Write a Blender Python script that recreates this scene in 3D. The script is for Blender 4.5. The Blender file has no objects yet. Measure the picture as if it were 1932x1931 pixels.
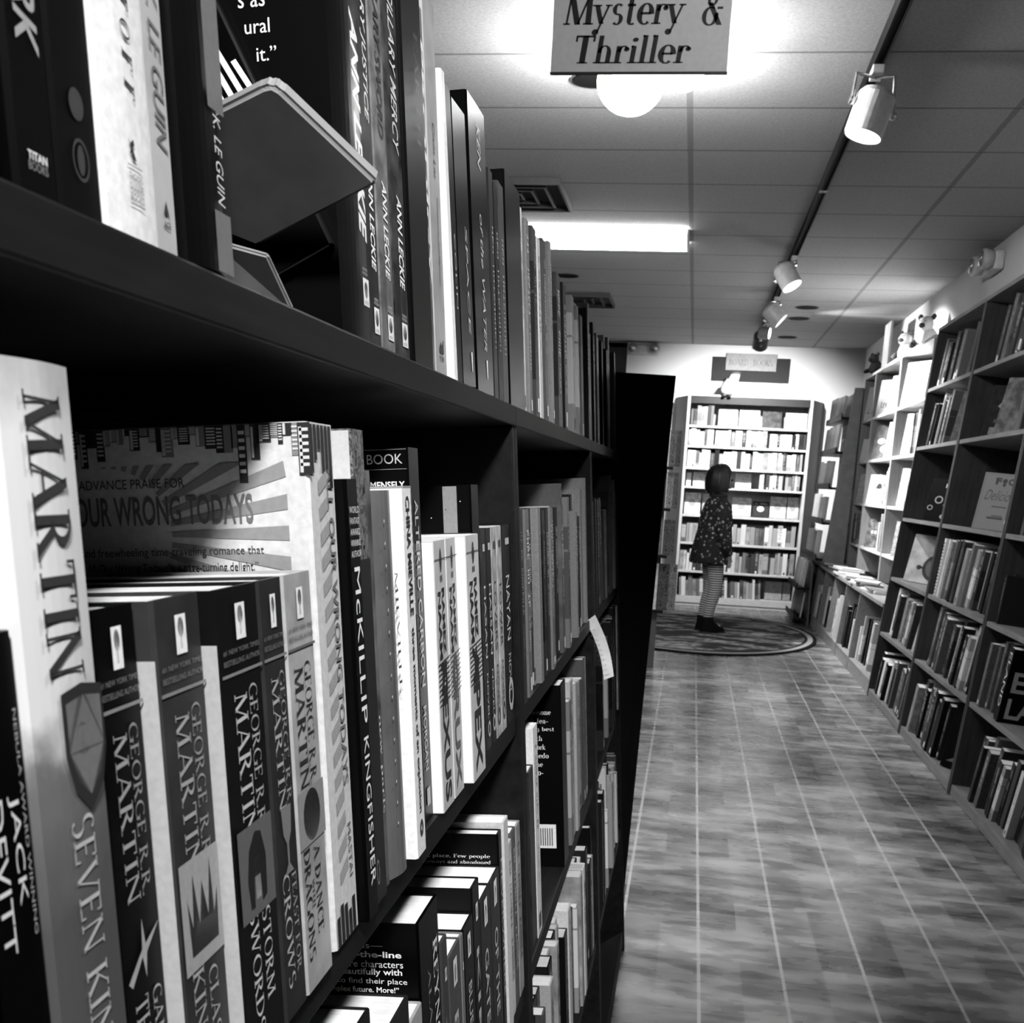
import bpy, bmesh, math, random
from mathutils import Matrix, Vector

S = bpy.context.scene
COL = S.collection
PI = math.pi

# ------------------------------------------------------------------ camera, world, exposure
cam_d = bpy.data.cameras.new('camera')
cam = bpy.data.objects.new('camera', cam_d)
COL.objects.link(cam)
cam_d.sensor_width = 36.0
cam_d.lens = 2130.0 / 1932.0 * 36.0
cam_d.shift_y = 322.5 / 1932.0            # the photograph is the upper part of a taller frame
cam_d.clip_start = 0.02
cam_d.clip_end = 60
RV, DV, FV = (0.9864, 0.1571, 0.0491), (0.0759, -0.1695, -0.9826), (-0.1461, 0.9729, -0.1791)
cm = Matrix(((RV[0], -DV[0], -FV[0], 0), (RV[1], -DV[1], -FV[1], 0), (RV[2], -DV[2], -FV[2], 1.28), (0, 0, 0, 1)))
cam.matrix_world = cm
cam_d.dof.use_dof = True
cam_d.dof.focus_distance = 0.95
cam_d.dof.aperture_fstop = 28
S.camera = cam
w = bpy.data.worlds.new('world')
S.world = w
w.use_nodes = True
w.node_tree.nodes['Background'].inputs[0].default_value = (1, 1, 1, 1)
w.node_tree.nodes['Background'].inputs[1].default_value = 0.0
S.view_settings.view_transform = 'Standard'
S.view_settings.look = 'None'
S.view_settings.gamma = 1
S.view_settings.exposure = 1.0
S.cycles.diffuse_bounces = 1              # hard contrast, deep blacks, as in the photograph
P_GLOBE, P_TUBE, P_SPOT = 85.0, 14.0, 1.0   # lamp strengths, used by the lamp builders

# ------------------------------------------------------------------ helpers
def link(o, parent=None):
    COL.objects.link(o)
    if parent is not None:
        o.parent = parent
    return o

def tag(o, label, cat, group=None, kind=None):
    if label: o['label'] = label
    if cat: o['category'] = cat
    if group: o['group'] = group
    if kind: o['kind'] = kind
    return o

def empty(name, M=None):
    o = bpy.data.objects.new(name, None)
    o.empty_display_size = 0.05
    if M is not None:
        o.matrix_world = M
    return link(o)

def mobj(name, bm, m, parent=None, M=None, smooth=False):
    me = bpy.data.meshes.new(name)
    bm.normal_update()
    bm.to_mesh(me)
    bm.free()
    if m: me.materials.append(m)
    if smooth:
        for p in me.polygons: p.use_smooth = True
    o = bpy.data.objects.new(name, me)
    if M is not None:
        o.matrix_local = M
    return link(o, parent)

def struct(name, bm, m):
    o = mobj(name, bm, m)
    o['kind'] = 'structure'
    return o

def bx(bm, x0, x1, y0, y1, z0, z1):
    v = [bm.verts.new(p) for p in ((x0,y0,z0),(x1,y0,z0),(x1,y1,z0),(x0,y1,z0),(x0,y0,z1),(x1,y0,z1),(x1,y1,z1),(x0,y1,z1))]
    for f in ((3,2,1,0),(4,5,6,7),(0,1,5,4),(1,2,6,5),(2,3,7,6),(3,0,4,7)):
        bm.faces.new([v[i] for i in f])
    return v

def box_bm(x0, x1, y0, y1, z0, z1, bev=0):
    bm = bmesh.new()
    bx(bm, x0, x1, y0, y1, z0, z1)
    if bev:
        bmesh.ops.bevel(bm, geom=bm.edges[:], offset=bev, segments=2, affect='EDGES', profile=0.6)
    return bm

def prism(bm, pts, n0, n1, axis='z'):
    """pts: closed 2D outline (counter-clockwise seen along +axis), extruded n0..n1."""
    def P(p, n):
        return {'z': (p[0], p[1], n), 'y': (p[0], n, p[1]), 'x': (n, p[0], p[1])}[axis]
    a = [bm.verts.new(P(p, n0)) for p in pts]
    b = [bm.verts.new(P(p, n1)) for p in pts]
    k = len(pts)
    for i in range(k):
        bm.faces.new((a[i], a[(i+1) % k], b[(i+1) % k], b[i]))
    bm.faces.new(list(reversed(a)))
    bm.faces.new(b)
    return bm

def lathe_bm(prof, seg=24, bm=None, M=None):
    bm = bm or bmesh.new()
    rings = []
    for r, z in prof:
        ring = [bm.verts.new((max(r, 1e-4)*math.cos(2*PI*i/seg), max(r, 1e-4)*math.sin(2*PI*i/seg), z)) for i in range(seg)]
        rings.append(ring)
    for a, b in zip(rings, rings[1:]):
        for i in range(seg):
            bm.faces.new((a[i], a[(i+1) % seg], b[(i+1) % seg], b[i]))
    bm.faces.new(list(reversed(rings[0])))
    bm.faces.new(rings[-1])
    if M is not None:
        bmesh.ops.transform(bm, matrix=M, verts=[v for r in rings for v in r])
    return bm

def loft_bm(rings, seg=20, bm=None):
    """rings: (cx, cy, cz, rx, ry, yaw)"""
    bm = bm or bmesh.new()
    R = []
    for cx, cy, cz, rx, ry, ya in rings:
        c, s = math.cos(ya), math.sin(ya)
        R.append([bm.verts.new((cx + c*rx*math.cos(t) - s*ry*math.sin(t), cy + s*rx*math.cos(t) + c*ry*math.sin(t), cz))
                  for t in (2*PI*i/seg for i in range(seg))])
    for a, b in zip(R, R[1:]):
        for i in range(seg):
            bm.faces.new((a[i], a[(i+1) % seg], b[(i+1) % seg], b[i]))
    bm.faces.new(list(reversed(R[0])))
    bm.faces.new(R[-1])
    return bm

def tube_bm(pts, r, seg=10, bm=None):
    bm = bm or bmesh.new()
    pts = [Vector(p) for p in pts]
    rad = r if isinstance(r, (list, tuple)) else [r]*len(pts)
    R = []
    for i, p in enumerate(pts):
        d = (pts[min(i+1, len(pts)-1)] - pts[max(i-1, 0)]).normalized()
        u = d.cross(Vector((0, 0, 1)))
        if u.length < 0.05: u = d.cross(Vector((1, 0, 0)))
        u.normalize()
        v = u.cross(d)
        R.append([bm.verts.new(p + rad[i]*(math.cos(2*PI*k/seg)*u + math.sin(2*PI*k/seg)*v)) for k in range(seg)])
    for a, b in zip(R, R[1:]):
        for i in range(seg):
            bm.faces.new((a[i], b[i], b[(i+1) % seg], a[(i+1) % seg]))
    bm.faces.new(R[0])
    bm.faces.new(list(reversed(R[-1])))
    return bm

# ------------------------------------------------------------------ materials (all grey: the photograph is black and white)
def new_mat(name):
    m = bpy.data.materials.new(name)
    m.use_nodes = True
    nt = m.node_tree
    b = nt.nodes['Principled BSDF']
    return m, nt, b

def coords(nt, kind='Object', scale=(1, 1, 1), loc=(0, 0, 0)):
    tc = nt.nodes.new('ShaderNodeTexCoord')
    mp = nt.nodes.new('ShaderNodeMapping')
    mp.inputs['Scale'].default_value = scale
    mp.inputs['Location'].default_value = loc
    nt.links.new(tc.outputs[kind], mp.inputs[0])
    return mp.outputs[0]

def ramp(nt, src, stops, interp='LINEAR'):
    r = nt.nodes.new('ShaderNodeValToRGB')
    r.color_ramp.interpolation = interp
    els = r.color_ramp.elements
    while len(els) < len(stops): els.new(0.5)
    for e, (p, g) in zip(els, stops):
        e.position = p
        e.color = (g, g, g, 1)
    nt.links.new(src, r.inputs[0])
    return r.outputs[0]

def noise(nt, vec, scale, detail=3, rough=0.55, out='Fac'):
    n = nt.nodes.new('ShaderNodeTexNoise')
    n.inputs['Scale'].default_value = scale
    n.inputs['Detail'].default_value = detail
    n.inputs['Roughness'].default_value = rough
    nt.links.new(vec, n.inputs['Vector'])
    return n.outputs[out]

def math_n(nt, op, a, b=None, c=None):
    n = nt.nodes.new('ShaderNodeMath')
    n.operation = op
    for i, x in enumerate((a, b, c)):
        if x is None: continue
        if hasattr(x, 'links'): nt.links.new(x, n.inputs[i])
        else: n.inputs[i].default_value = x
    return n.outputs[0]

def mixc(nt, fac, a, b):
    n = nt.nodes.new('ShaderNodeMix')
    n.data_type = 'RGBA'
    if hasattr(fac, 'links'): nt.links.new(fac, n.inputs[0])
    else: n.inputs[0].default_value = fac
    for i, x in ((6, a), (7, b)):
        if hasattr(x, 'links'): nt.links.new(x, n.inputs[i])
        else: n.inputs[i].default_value = (x, x, x, 1)
    return n.outputs[2]

def bump(nt, b, h, strength=0.2, dist=0.01):
    n = nt.nodes.new('ShaderNodeBump')
    n.inputs['Strength'].default_value = strength
    n.inputs['Distance'].default_value = dist
    nt.links.new(h, n.inputs['Height'])
    nt.links.new(n.outputs[0], b.inputs['Normal'])

_M = {}
def grey(g, rough=0.5, spec=0.5, metal=0.0, mott=0.12, ns=40.0):
    """a plain surface of one grey with a little mottling"""
    k = ('g', round(g, 3), rough, spec, metal, mott, ns)
    if k in _M: return _M[k]
    m, nt, b = new_mat('grey_%03d' % int(g*1000))
    v = coords(nt)
    n = noise(nt, v, ns, 4)
    c = ramp(nt, n, [(0.3, g*(1-mott)), (0.7, min(1, g*(1+mott)))])
    nt.links.new(c, b.inputs['Base Color'])
    b.inputs['Roughness'].default_value = rough
    b.inputs['Specular IOR Level'].default_value = spec
    b.inputs['Metallic'].default_value = metal
    _M[k] = m
    return m

def ink(g):
    k = ('ink', g)
    if k in _M: return _M[k]
    m, nt, b = new_mat('ink_%03d' % int(g*1000))
    n = noise(nt, coords(nt), 300, 2)
    nt.links.new(ramp(nt, n, [(0.3, g*0.92), (0.7, min(1, g*1.06))]), b.inputs['Base Color'])
    b.inputs['Roughness'].default_value = 0.45
    _M[k] = m
    return m

def cover_mat(g, style='plain', g2=None, rough=0.38, scale=1.0):
    """printed paper cover; object space of a cover: x out of the shelf, y across the spine, z up"""
    k = ('cov', round(g, 3), style, g2, rough, scale)
    if k in _M: return _M[k]
    m, nt, b = new_mat('cover_' + style)
    g2 = g2 if g2 is not None else min(1, g*1.6 + 0.02)
    g, g2 = g**1.4, g2**1.4          # printed blacks are deep
    v = coords(nt)
    fine = noise(nt, v, 220, 3)
    if style == 'plain':
        c = ramp(nt, fine, [(0.3, g*0.88), (0.7, min(1, g*1.1))])
    elif style == 'cloud':
        n = noise(nt, v, 22*scale, 5)
        c = ramp(nt, n, [(0.36, g), (0.66, g2)])
    elif style == 'art':
        n = noise(nt, v, 30*scale, 6, 0.65)
        c = ramp(nt, n, [(0.38, g), (0.48, g2), (0.52, g*1.2), (0.6, g2*0.8), (0.7, g)])
    elif style == 'bands':
        sep = nt.nodes.new('ShaderNodeSeparateXYZ')
        nt.links.new(v, sep.inputs[0])
        c = ramp(nt, sep.outputs[2], [(0, g2), (0.045*scale, g), (0.15*scale, g2), (0.155*scale, g), (0.19*scale, g2)], 'CONSTANT')
    elif style == 'stripes':
        wv = nt.nodes.new('ShaderNodeTexWave')
        wv.inputs['Scale'].default_value = 14*scale
        wv.inputs['Distortion'].default_value = 0.4
        nt.links.new(v, wv.inputs['Vector'])
        c = ramp(nt, wv.outputs['Fac'], [(0.45, g), (0.55, g2)])
    nt.links.new(c, b.inputs['Base Color'])
    b.inputs['Roughness'].default_value = rough
    b.inputs['Specular IOR Level'].default_value = 0.10
    _M[k] = m
    return m

def page_mat(g=0.72):
    k = ('page', g)
    if k in _M: return _M[k]
    m, nt, b = new_mat('paper_edges')
    v = coords(nt, scale=(6, 2600, 6))
    n = noise(nt, v, 1.0, 2)
    n2 = noise(nt, coords(nt), 60, 3)
    c = ramp(nt, math_n(nt, 'MULTIPLY', n, math_n(nt, 'ADD', n2, 0.5)), [(0.25, g*0.72), (0.6, g)])
    nt.links.new(c, b.inputs['Base Color'])
    b.inputs['Roughness'].default_value = 0.85
    b.inputs['Specular IOR Level'].default_value = 0.1
    _M[k] = m
    return m

def wood_mat(name, g, g2, rough, axis='y', sc=1.0, spec=0.3):
    m, nt, b = new_mat(name)
    s = {'y': (60, 4, 60), 'z': (60, 60, 4), 'x': (4, 60, 60)}[axis]
    n = noise(nt, coords(nt, scale=tuple(q*sc for q in s)), 1.0, 5, 0.6)
    n2 = noise(nt, coords(nt), 9, 3)
    c = ramp(nt, math_n(nt, 'ADD', math_n(nt, 'MULTIPLY', n, 0.7), math_n(nt, 'MULTIPLY', n2, 0.30)), [(0.32, g), (0.68, g2)])
    nt.links.new(c, b.inputs['Base Color'])
    b.inputs['Roughness'].default_value = rough
    b.inputs['Specular IOR Level'].default_value = spec
    bump(nt, b, n, 0.12, 0.002)
    return m

BLACKWOOD = wood_mat('dark_stained_wood', 0.005, 0.013, 0.5, spec=0.08)
BLACKBACK = wood_mat('dark_stained_board', 0.004, 0.007, 0.7, 'z', spec=0.04)
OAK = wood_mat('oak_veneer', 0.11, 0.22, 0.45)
OAKUP = wood_mat('oak_veneer_shaded', 0.02, 0.045, 0.45, 'z')  # same veneer, darker: the shade on inner faces is put into the colour
OAKBACK = wood_mat('oak_back_shaded', 0.012, 0.025, 0.6, 'z')  # interior shade put into the back board's colour
PALEWOOD = wood_mat('pale_wood', 0.42, 0.62, 0.45)
PALEUP = wood_mat('pale_wood_upright', 0.40, 0.60, 0.45, 'z')
PALEBACK = wood_mat('pale_back_board', 0.25, 0.40, 0.6, 'z')
GREYSIDE = wood_mat('grey_side_board', 0.10, 0.16, 0.55, 'z')
CAB = wood_mat('cabinet_wood', 0.14, 0.26, 0.42)
WHITEPAINT = grey(0.80, 0.75, 0.2, 0, 0.03, 3)
BLACKMETAL = grey(0.006, 0.6, 0.1)
CHROME = grey(0.6, 0.22, 0.5, 0.9, 0.03)
LAMPWHITE = grey(0.62, 0.35, 0.5, 0, 0.05)

def emis(name, s):
    m = bpy.data.materials.new(name)
    m.use_nodes = True
    nt = m.node_tree
    b = nt.nodes['Principled BSDF']
    b.inputs['Base Color'].default_value = (0.9, 0.9, 0.9, 1)
    b.inputs['Emission Color'].default_value = (1, 1, 1, 1)
    b.inputs['Emission Strength'].default_value = s
    return m

# ------------------------------------------------------------------ lettering
# a drawn serif alphabet: 'l' straight stroke (x0,y0,x1,y1,weight,serif at 0,serif at 1), 'a' arc (cx,cy,rx,ry,deg0,deg1)
K, N = 0.15, 0.055
SERIF = {
 'A': (0.86, [('l',.1,0,.43,1,N,1,0),('l',.41,1,.76,0,K,0,1),('l',.24,.33,.64,.33,N,0,0)]),
 'B': (0.68, [('l',.14,0,.14,1,K,1,1),('a',.14,.76,.36,.23,-90,90),('a',.14,.27,.44,.26,-90,90)]),
 'C': (0.78, [('a',.44,.5,.36,.5,45,315),('l',.70,.70,.70,.93,N,0,0)]),
 'D': (0.82, [('l',.14,0,.14,1,K,1,1),('a',.14,.5,.58,.49,-90,90)]),
 'E': (0.66, [('l',.14,0,.14,1,K,1,1),('l',.14,.97,.58,.97,N,0,0),('l',.14,.52,.48,.52,N,0,0),('l',.14,.03,.60,.03,N,0,0),('l',.56,.80,.56,1,N,0,0),('l',.59,0,.59,.22,N,0,0)]),
 'F': (0.62, [('l',.14,0,.14,1,K,1,1),('l',.14,.97,.58,.97,N,0,0),('l',.14,.50,.46,.50,N,0,0),('l',.56,.78,.56,1,N,0,0)]),
 'G': (0.84, [('a',.44,.5,.36,.5,45,330),('l',.74,.02,.74,.42,K,0,1)]),
 'H': (0.88, [('l',.15,0,.15,1,K,1,1),('l',.72,0,.72,1,K,1,1),('l',.15,.52,.72,.52,N,0,0)]),
 'I': (0.36, [('l',.18,0,.18,1,K,1,1)]),
 'J': (0.46, [('l',.28,.1,.28,1,K,0,1),('a',.14,.1,.14,.22,180,360)]),
 'K': (0.80, [('l',.15,0,.15,1,K,1,1),('l',.2,.42,.66,1,N,0,1),('l',.30,.56,.72,0,K,0,1)]),
 'L': (0.64, [('l',.14,0,.14,1,K,1,1),('l',.14,.03,.60,.03,N,0,0),('l',.58,0,.58,.25,N,0,0)]),
 'M': (1.06, [('l',.12,0,.17,1,N,1,1),('l',.17,1,.53,0,K,0,0),('l',.53,0,.87,1,N,0,0),('l',.86,1,.92,0,K,1,1)]),
 'N': (0.90, [('l',.14,0,.14,1,N,1,1),('l',.14,1,.74,0,K,0,0),('l',.74,0,.74,1,N,0,1)]),
 'O': (0.88, [('a',.44,.5,.36,.5,0,360)]),
 'P': (0.64, [('l',.14,0,.14,1,K,1,1),('a',.14,.73,.40,.26,-90,90)]),
 'Q': (0.88, [('a',.44,.5,.36,.5,0,360),('l',.44,.12,.80,-.2,K,0,0)]),
 'R': (0.76, [('l',.14,0,.14,1,K,1,1),('a',.14,.74,.38,.25,-90,90),('l',.32,.50,.68,0,K,0,1)]),
 'S': (0.60, [('a',.30,.74,.20,.25,40,270),('a',.30,.25,.22,.25,-140,90)]),
 'T': (0.76, [('l',.38,0,.38,1,K,1,0),('l',.06,.97,.70,.97,N,0,0),('l',.07,.78,.07,1,N,0,0),('l',.69,.78,.69,1,N,0,0)]),
 'U': (0.84, [('l',.15,.3,.15,1,K,0,1),('a',.42,.32,.27,.32,180,360),('l',.69,.3,.69,1,N,0,1)]),
 'V': (0.82, [('l',.08,1,.42,0,K,1,0),('l',.42,0,.74,1,N,0,1)]),
 'W': (1.16, [('l',.08,1,.34,0,K,1,0),('l',.34,0,.58,1,N,0,0),('l',.56,1,.82,0,K,1,0),('l',.82,0,1.08,1,N,0,1)]),
 'X': (0.80, [('l',.1,1,.70,0,K,1,1),('l',.1,0,.70,1,N,1,1)]),
 'Y': (0.78, [('l',.06,1,.40,.45,K,1,0),('l',.72,1,.40,.45,N,1,0),('l',.40,0,.40,.48,K,1,0)]),
 'Z': (0.72, [('l',.08,.97,.64,.97,N,0,0),('l',.62,1,.08,0,K,0,0),('l',.08,.03,.66,.03,N,0,0)]),
 'a': (0.56, [('l',.40,0,.40,.5,.12,0,0),('a',.26,.46,.14,.18,20,170),('a',.25,.18,.17,.17,40,360),('l',.40,.03,.52,.03,N,0,0)]),
 'c': (0.50, [('a',.28,.32,.20,.32,50,310)]),
 'd': (0.60, [('a',.27,.32,.20,.32,20,340),('l',.46,0,.46,1,.12,0,0)]),
 'e': (0.54, [('a',.29,.32,.21,.32,0,310),('l',.10,.34,.49,.34,N,0,0)]),
 'g': (0.56, [('a',.27,.36,.19,.27,0,360),('l',.45,-.15,.45,.62,.12,0,0),('a',.27,-.15,.18,.16,180,360)]),
 'h': (0.62, [('l',.13,0,.13,1,.12,1,0),('a',.30,.38,.17,.25,0,180),('l',.47,0,.47,.4,.12,1,0)]),
 'i': (0.30, [('l',.15,0,.15,.62,.12,1,0),('a',.16,.84,.04,.04,0,360),('l',.05,.6,.15,.6,N,0,0)]),
 'l': (0.30, [('l',.15,0,.15,1,.12,1,0),('l',.05,.97,.15,.97,N,0,0)]),
 'n': (0.62, [('l',.13,0,.13,.62,.12,1,0),('a',.30,.38,.17,.25,0,180),('l',.47,0,.47,.4,.12,1,0)]),
 'm': (0.94, [('l',.13,0,.13,.62,.12,1,0),('a',.29,.38,.16,.25,0,180),('l',.45,0,.45,.4,.12,1,0),('a',.61,.38,.16,.25,0,180),('l',.77,0,.77,.4,.12,1,0)]),
 'o': (0.58, [('a',.29,.32,.21,.32,0,360)]),
 'p': (0.60, [('l',.14,-.32,.14,.62,.12,1,0),('a',.33,.32,.19,.31,-160,160)]),
 'r': (0.46, [('l',.13,0,.13,.62,.12,1,0),('a',.31,.36,.16,.25,35,170),('a',.41,.50,.035,.04,0,360)]),
 's': (0.46, [('a',.23,.47,.13,.16,40,270),('a',.23,.16,.14,.16,-140,90)]),
 't': (0.40, [('l',.17,.08,.17,.84,.12,0,0),('l',.04,.60,.34,.60,N,0,0),('a',.27,.1,.10,.10,180,320)]),
 'u': (0.62, [('l',.14,.2,.14,.62,.12,0,0),('a',.30,.22,.17,.22,180,360),('l',.47,0,.47,.62,.12,0,0)]),
 'v': (0.56, [('l',.06,.62,.28,0,.12,1,0),('l',.28,0,.48,.62,N,0,1)]),
 'b': (0.60, [('l',.14,0,.14,1,.12,0,0),('a',.33,.32,.19,.31,-160,160)]),
 'f': (0.40, [('l',.17,0,.17,.86,.12,1,0),('l',.05,.60,.36,.60,N,0,0),('a',.28,.84,.11,.13,40,180)]),
 'k': (0.60, [('l',.13,0,.13,1,.12,1,0),('l',.18,.28,.48,.62,N,0,1),('l',.26,.36,.52,0,.12,0,1)]),
 'w': (0.82, [('l',.06,.62,.24,0,.12,1,0),('l',.24,0,.40,.62,N,0,0),('l',.40,.62,.57,0,.12,0,0),('l',.57,0,.74,.62,N,0,1)]),
 'y': (0.58, [('l',.06,.62,.30,.02,.12,1,0),('l',.50,.62,.18,-.26,N,1,0),('a',.12,-.24,.06,.06,0,360)]),
 '&': (0.86, [('a',.34,.78,.16,.20,0,360),('a',.32,.26,.26,.26,60,380),('l',.24,.66,.76,0,K,0,0),('l',.58,.5,.82,.5,N,0,0)]),
 '.': (0.26, [('a',.12,.04,.04,.04,0,360)]), ' ': (0.34, []), '-': (0.4, [('l',.06,.32,.34,.32,.08,0,0)]),
}

def serif_mesh(s, shear=0.0, fat=1.0):
    V, F = [], []
    def quad(a, b, c, d):
        i = len(V)
        V.extend([a, b, c, d])
        F.append((i, i+1, i+2, i+3))
    x = 0.0
    for ch in s:
        wd, st = SERIF.get(ch, SERIF['o'])
        for q in st:
            if q[0] == 'l':
                _, x0, y0, x1, y1, wt, s0, s1 = q
                wt *= fat
                dx, dy = x1-x0, y1-y0
                if abs(dy) > 0.12:
                    h = wt/2*math.hypot(dx, dy)/max(abs(dy), 1e-6)*min(1, 0.75+0.25*abs(dy)/math.hypot(dx, dy))
                    quad((x+x0-h, y0), (x+x0+h, y0), (x+x1+h, y1), (x+x1-h, y1))
                else:
                    h = wt/2
                    quad((x+x0, y0-h), (x+x1, y1-h), (x+x1, y1+h), (x+x0, y0+h))
                for yy, xx, f in ((y0, x0, s0), (y1, x1, s1)):
                    if f:
                        b = wt/2 + 0.085
                        e = 0.05 if yy < 0.3 else -0.05
                        quad((x+xx-b, yy), (x+xx+b, yy), (x+xx+b, yy+e), (x+xx-b, yy+e))
            else:
                _, cx, cy, rx, ry, a0, a1 = q
                n = max(6, int(abs(a1-a0)/15))
                big = K if ry > 0.22 and rx > 0.18 else 0.11
                prev = None
                for i in range(n+1):
                    t = math.radians(a0 + (a1-a0)*i/n)
                    wt = fat*(N + (big-N)*abs(math.cos(t))**1.3)
                    if rx < 0.08: wt = 0.09*fat
                    c, sn = math.cos(t), math.sin(t)
                    o = (x+cx+(rx+wt/2)*c, cy+(ry+N/2*0)*sn + wt/2*sn*0.6)
                    inn = (x+cx+(rx-wt/2)*c, cy+ry*sn - wt/2*sn*0.6)
                    if prev: quad(prev[1], prev[0], o, inn)
                    prev = (o, inn)
        x += wd + 0.05
    return [(a + shear*b, b) for a, b in V], F

_T = {}
def text_geo(s, font='sans', shear=0.0, bold=0.0):
    """outline of a line of lettering, normalised into the unit square"""
    k = (s, font, shear, bold)
    if k in _T: return _T[k]
    if font == 'serif':
        V, F = serif_mesh(s, shear, 1.0 + bold)
    else:
        cu = bpy.data.curves.new('lettering', 'FONT')
        cu.body = s
        cu.shear = shear
        cu.offset = bold
        cu.resolution_u = 3
        ob = bpy.data.objects.new('lettering', cu)
        me = ob.to_mesh()
        V = [(v.co.x, v.co.y) for v in me.vertices]
        F = [tuple(p.vertices) for p in me.polygons]
        ob.to_mesh_clear()
        bpy.data.objects.remove(ob)
        bpy.data.curves.remove(cu)
    xs = [a for a, b in V]; ys = [b for a, b in V]
    x0, x1, y0, y1 = min(xs), max(xs), min(ys), max(ys)
    _T[k] = ([((a-x0)/(x1-x0), (b-y0)/(y1-y0)) for a, b in V], F)
    return _T[k]

def print_obj(name, geos, m, parent, O, tx, ty):
    """flat printing on a surface: geos = [(V,F,u0,u1,v0,v1)], O origin, tx/ty in-plane unit axes"""
    O, tx, ty = Vector(O), Vector(tx), Vector(ty)
    verts, faces = [], []
    for V, F, u0, u1, v0, v1 in geos:
        b = len(verts)
        verts += [O + tx*(u0+(u1-u0)*a) + ty*(v0+(v1-v0)*c) for a, c in V]
        faces += [tuple(i+b for i in f) for f in F]
    me = bpy.data.meshes.new(name)
    me.from_pydata([tuple(v) for v in verts], [], faces)
    me.materials.append(m)
    return link(bpy.data.objects.new(name, me), parent)

RECT = ([(0, 0), (1, 0), (1, 1), (0, 1)], [(0, 1, 2, 3)])
DISC = ([(0.5+0.5*math.cos(2*PI*i/20), 0.5+0.5*math.sin(2*PI*i/20)) for i in range(20)], [tuple(range(20))])
def ring_geo(t=0.2):
    V = [(0.5+0.5*math.cos(2*PI*i/24), 0.5+0.5*math.sin(2*PI*i/24)) for i in range(24)]
    V += [(0.5+(0.5-t)*math.cos(2*PI*i/24), 0.5+(0.5-t)*math.sin(2*PI*i/24)) for i in range(24)]
    return V, [(i, (i+1) % 24, 24+(i+1) % 24, 24+i) for i in range(24)]
def poly(*p): return (list(p), [tuple(range(len(p)))])
TRI = poly((0, 0), (1, 0), (0.5, 1))
def scribble(seed, n=14):
    """too small to read in the photograph: short broken marks along a line"""
    r = random.Random(seed)
    V, F = [], []
    def q(x0, y0, x1, y1):
        i = len(V)
        V.extend([(x0, y0), (x1, y0), (x1, y1), (x0, y1)])
        F.append((i, i+1, i+2, i+3))
    for i in range(n):
        if r.random() < 0.13: continue
        a, b = (i+0.12)/n, (i+0.85)/n
        t = 0.2*(b-a)
        k = r.randrange(5)
        if k != 4: q(a, 0, a+t, 1)
        if k in (0, 2): q(b-t, 0, b, 1)
        if k in (1, 3): q(a, 0.82, b, 1)
        if k in (1, 4): q(a, 0, b, 0.18)
        if k in (0, 3): q(a, 0.42, b, 0.58)
        if k == 4: q((a+b)/2-t/2, 0, (a+b)/2+t/2, 1)
    if not V: q(0, 0, 1, 1)
    return V, F
SCR = [scribble(i, 9 + i % 9) for i in range(16)]

# ------------------------------------------------------------------ frames of the book rows: x out of the shelf, y to the right, z up along the face
TL, TR_ = math.atan(0.08), math.atan(0.085)
F_LEFT = Matrix.Translation((-0.0976, 0, 0)) @ Matrix.Rotation(-TL, 4, 'Y')
F_RIGHT = Matrix.Translation((1.21, 0, 0)) @ Matrix.Rotation(PI, 4, 'Z') @ Matrix.Rotation(-TR_, 4, 'Y')
F_BACK = Matrix.Translation((0, 12.40, 0)) @ Matrix.Rotation(-PI/2, 4, 'Z')
F_RECESS = Matrix.Translation((1.47, 0, 0)) @ Matrix.Rotation(PI, 4, 'Z')

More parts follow.
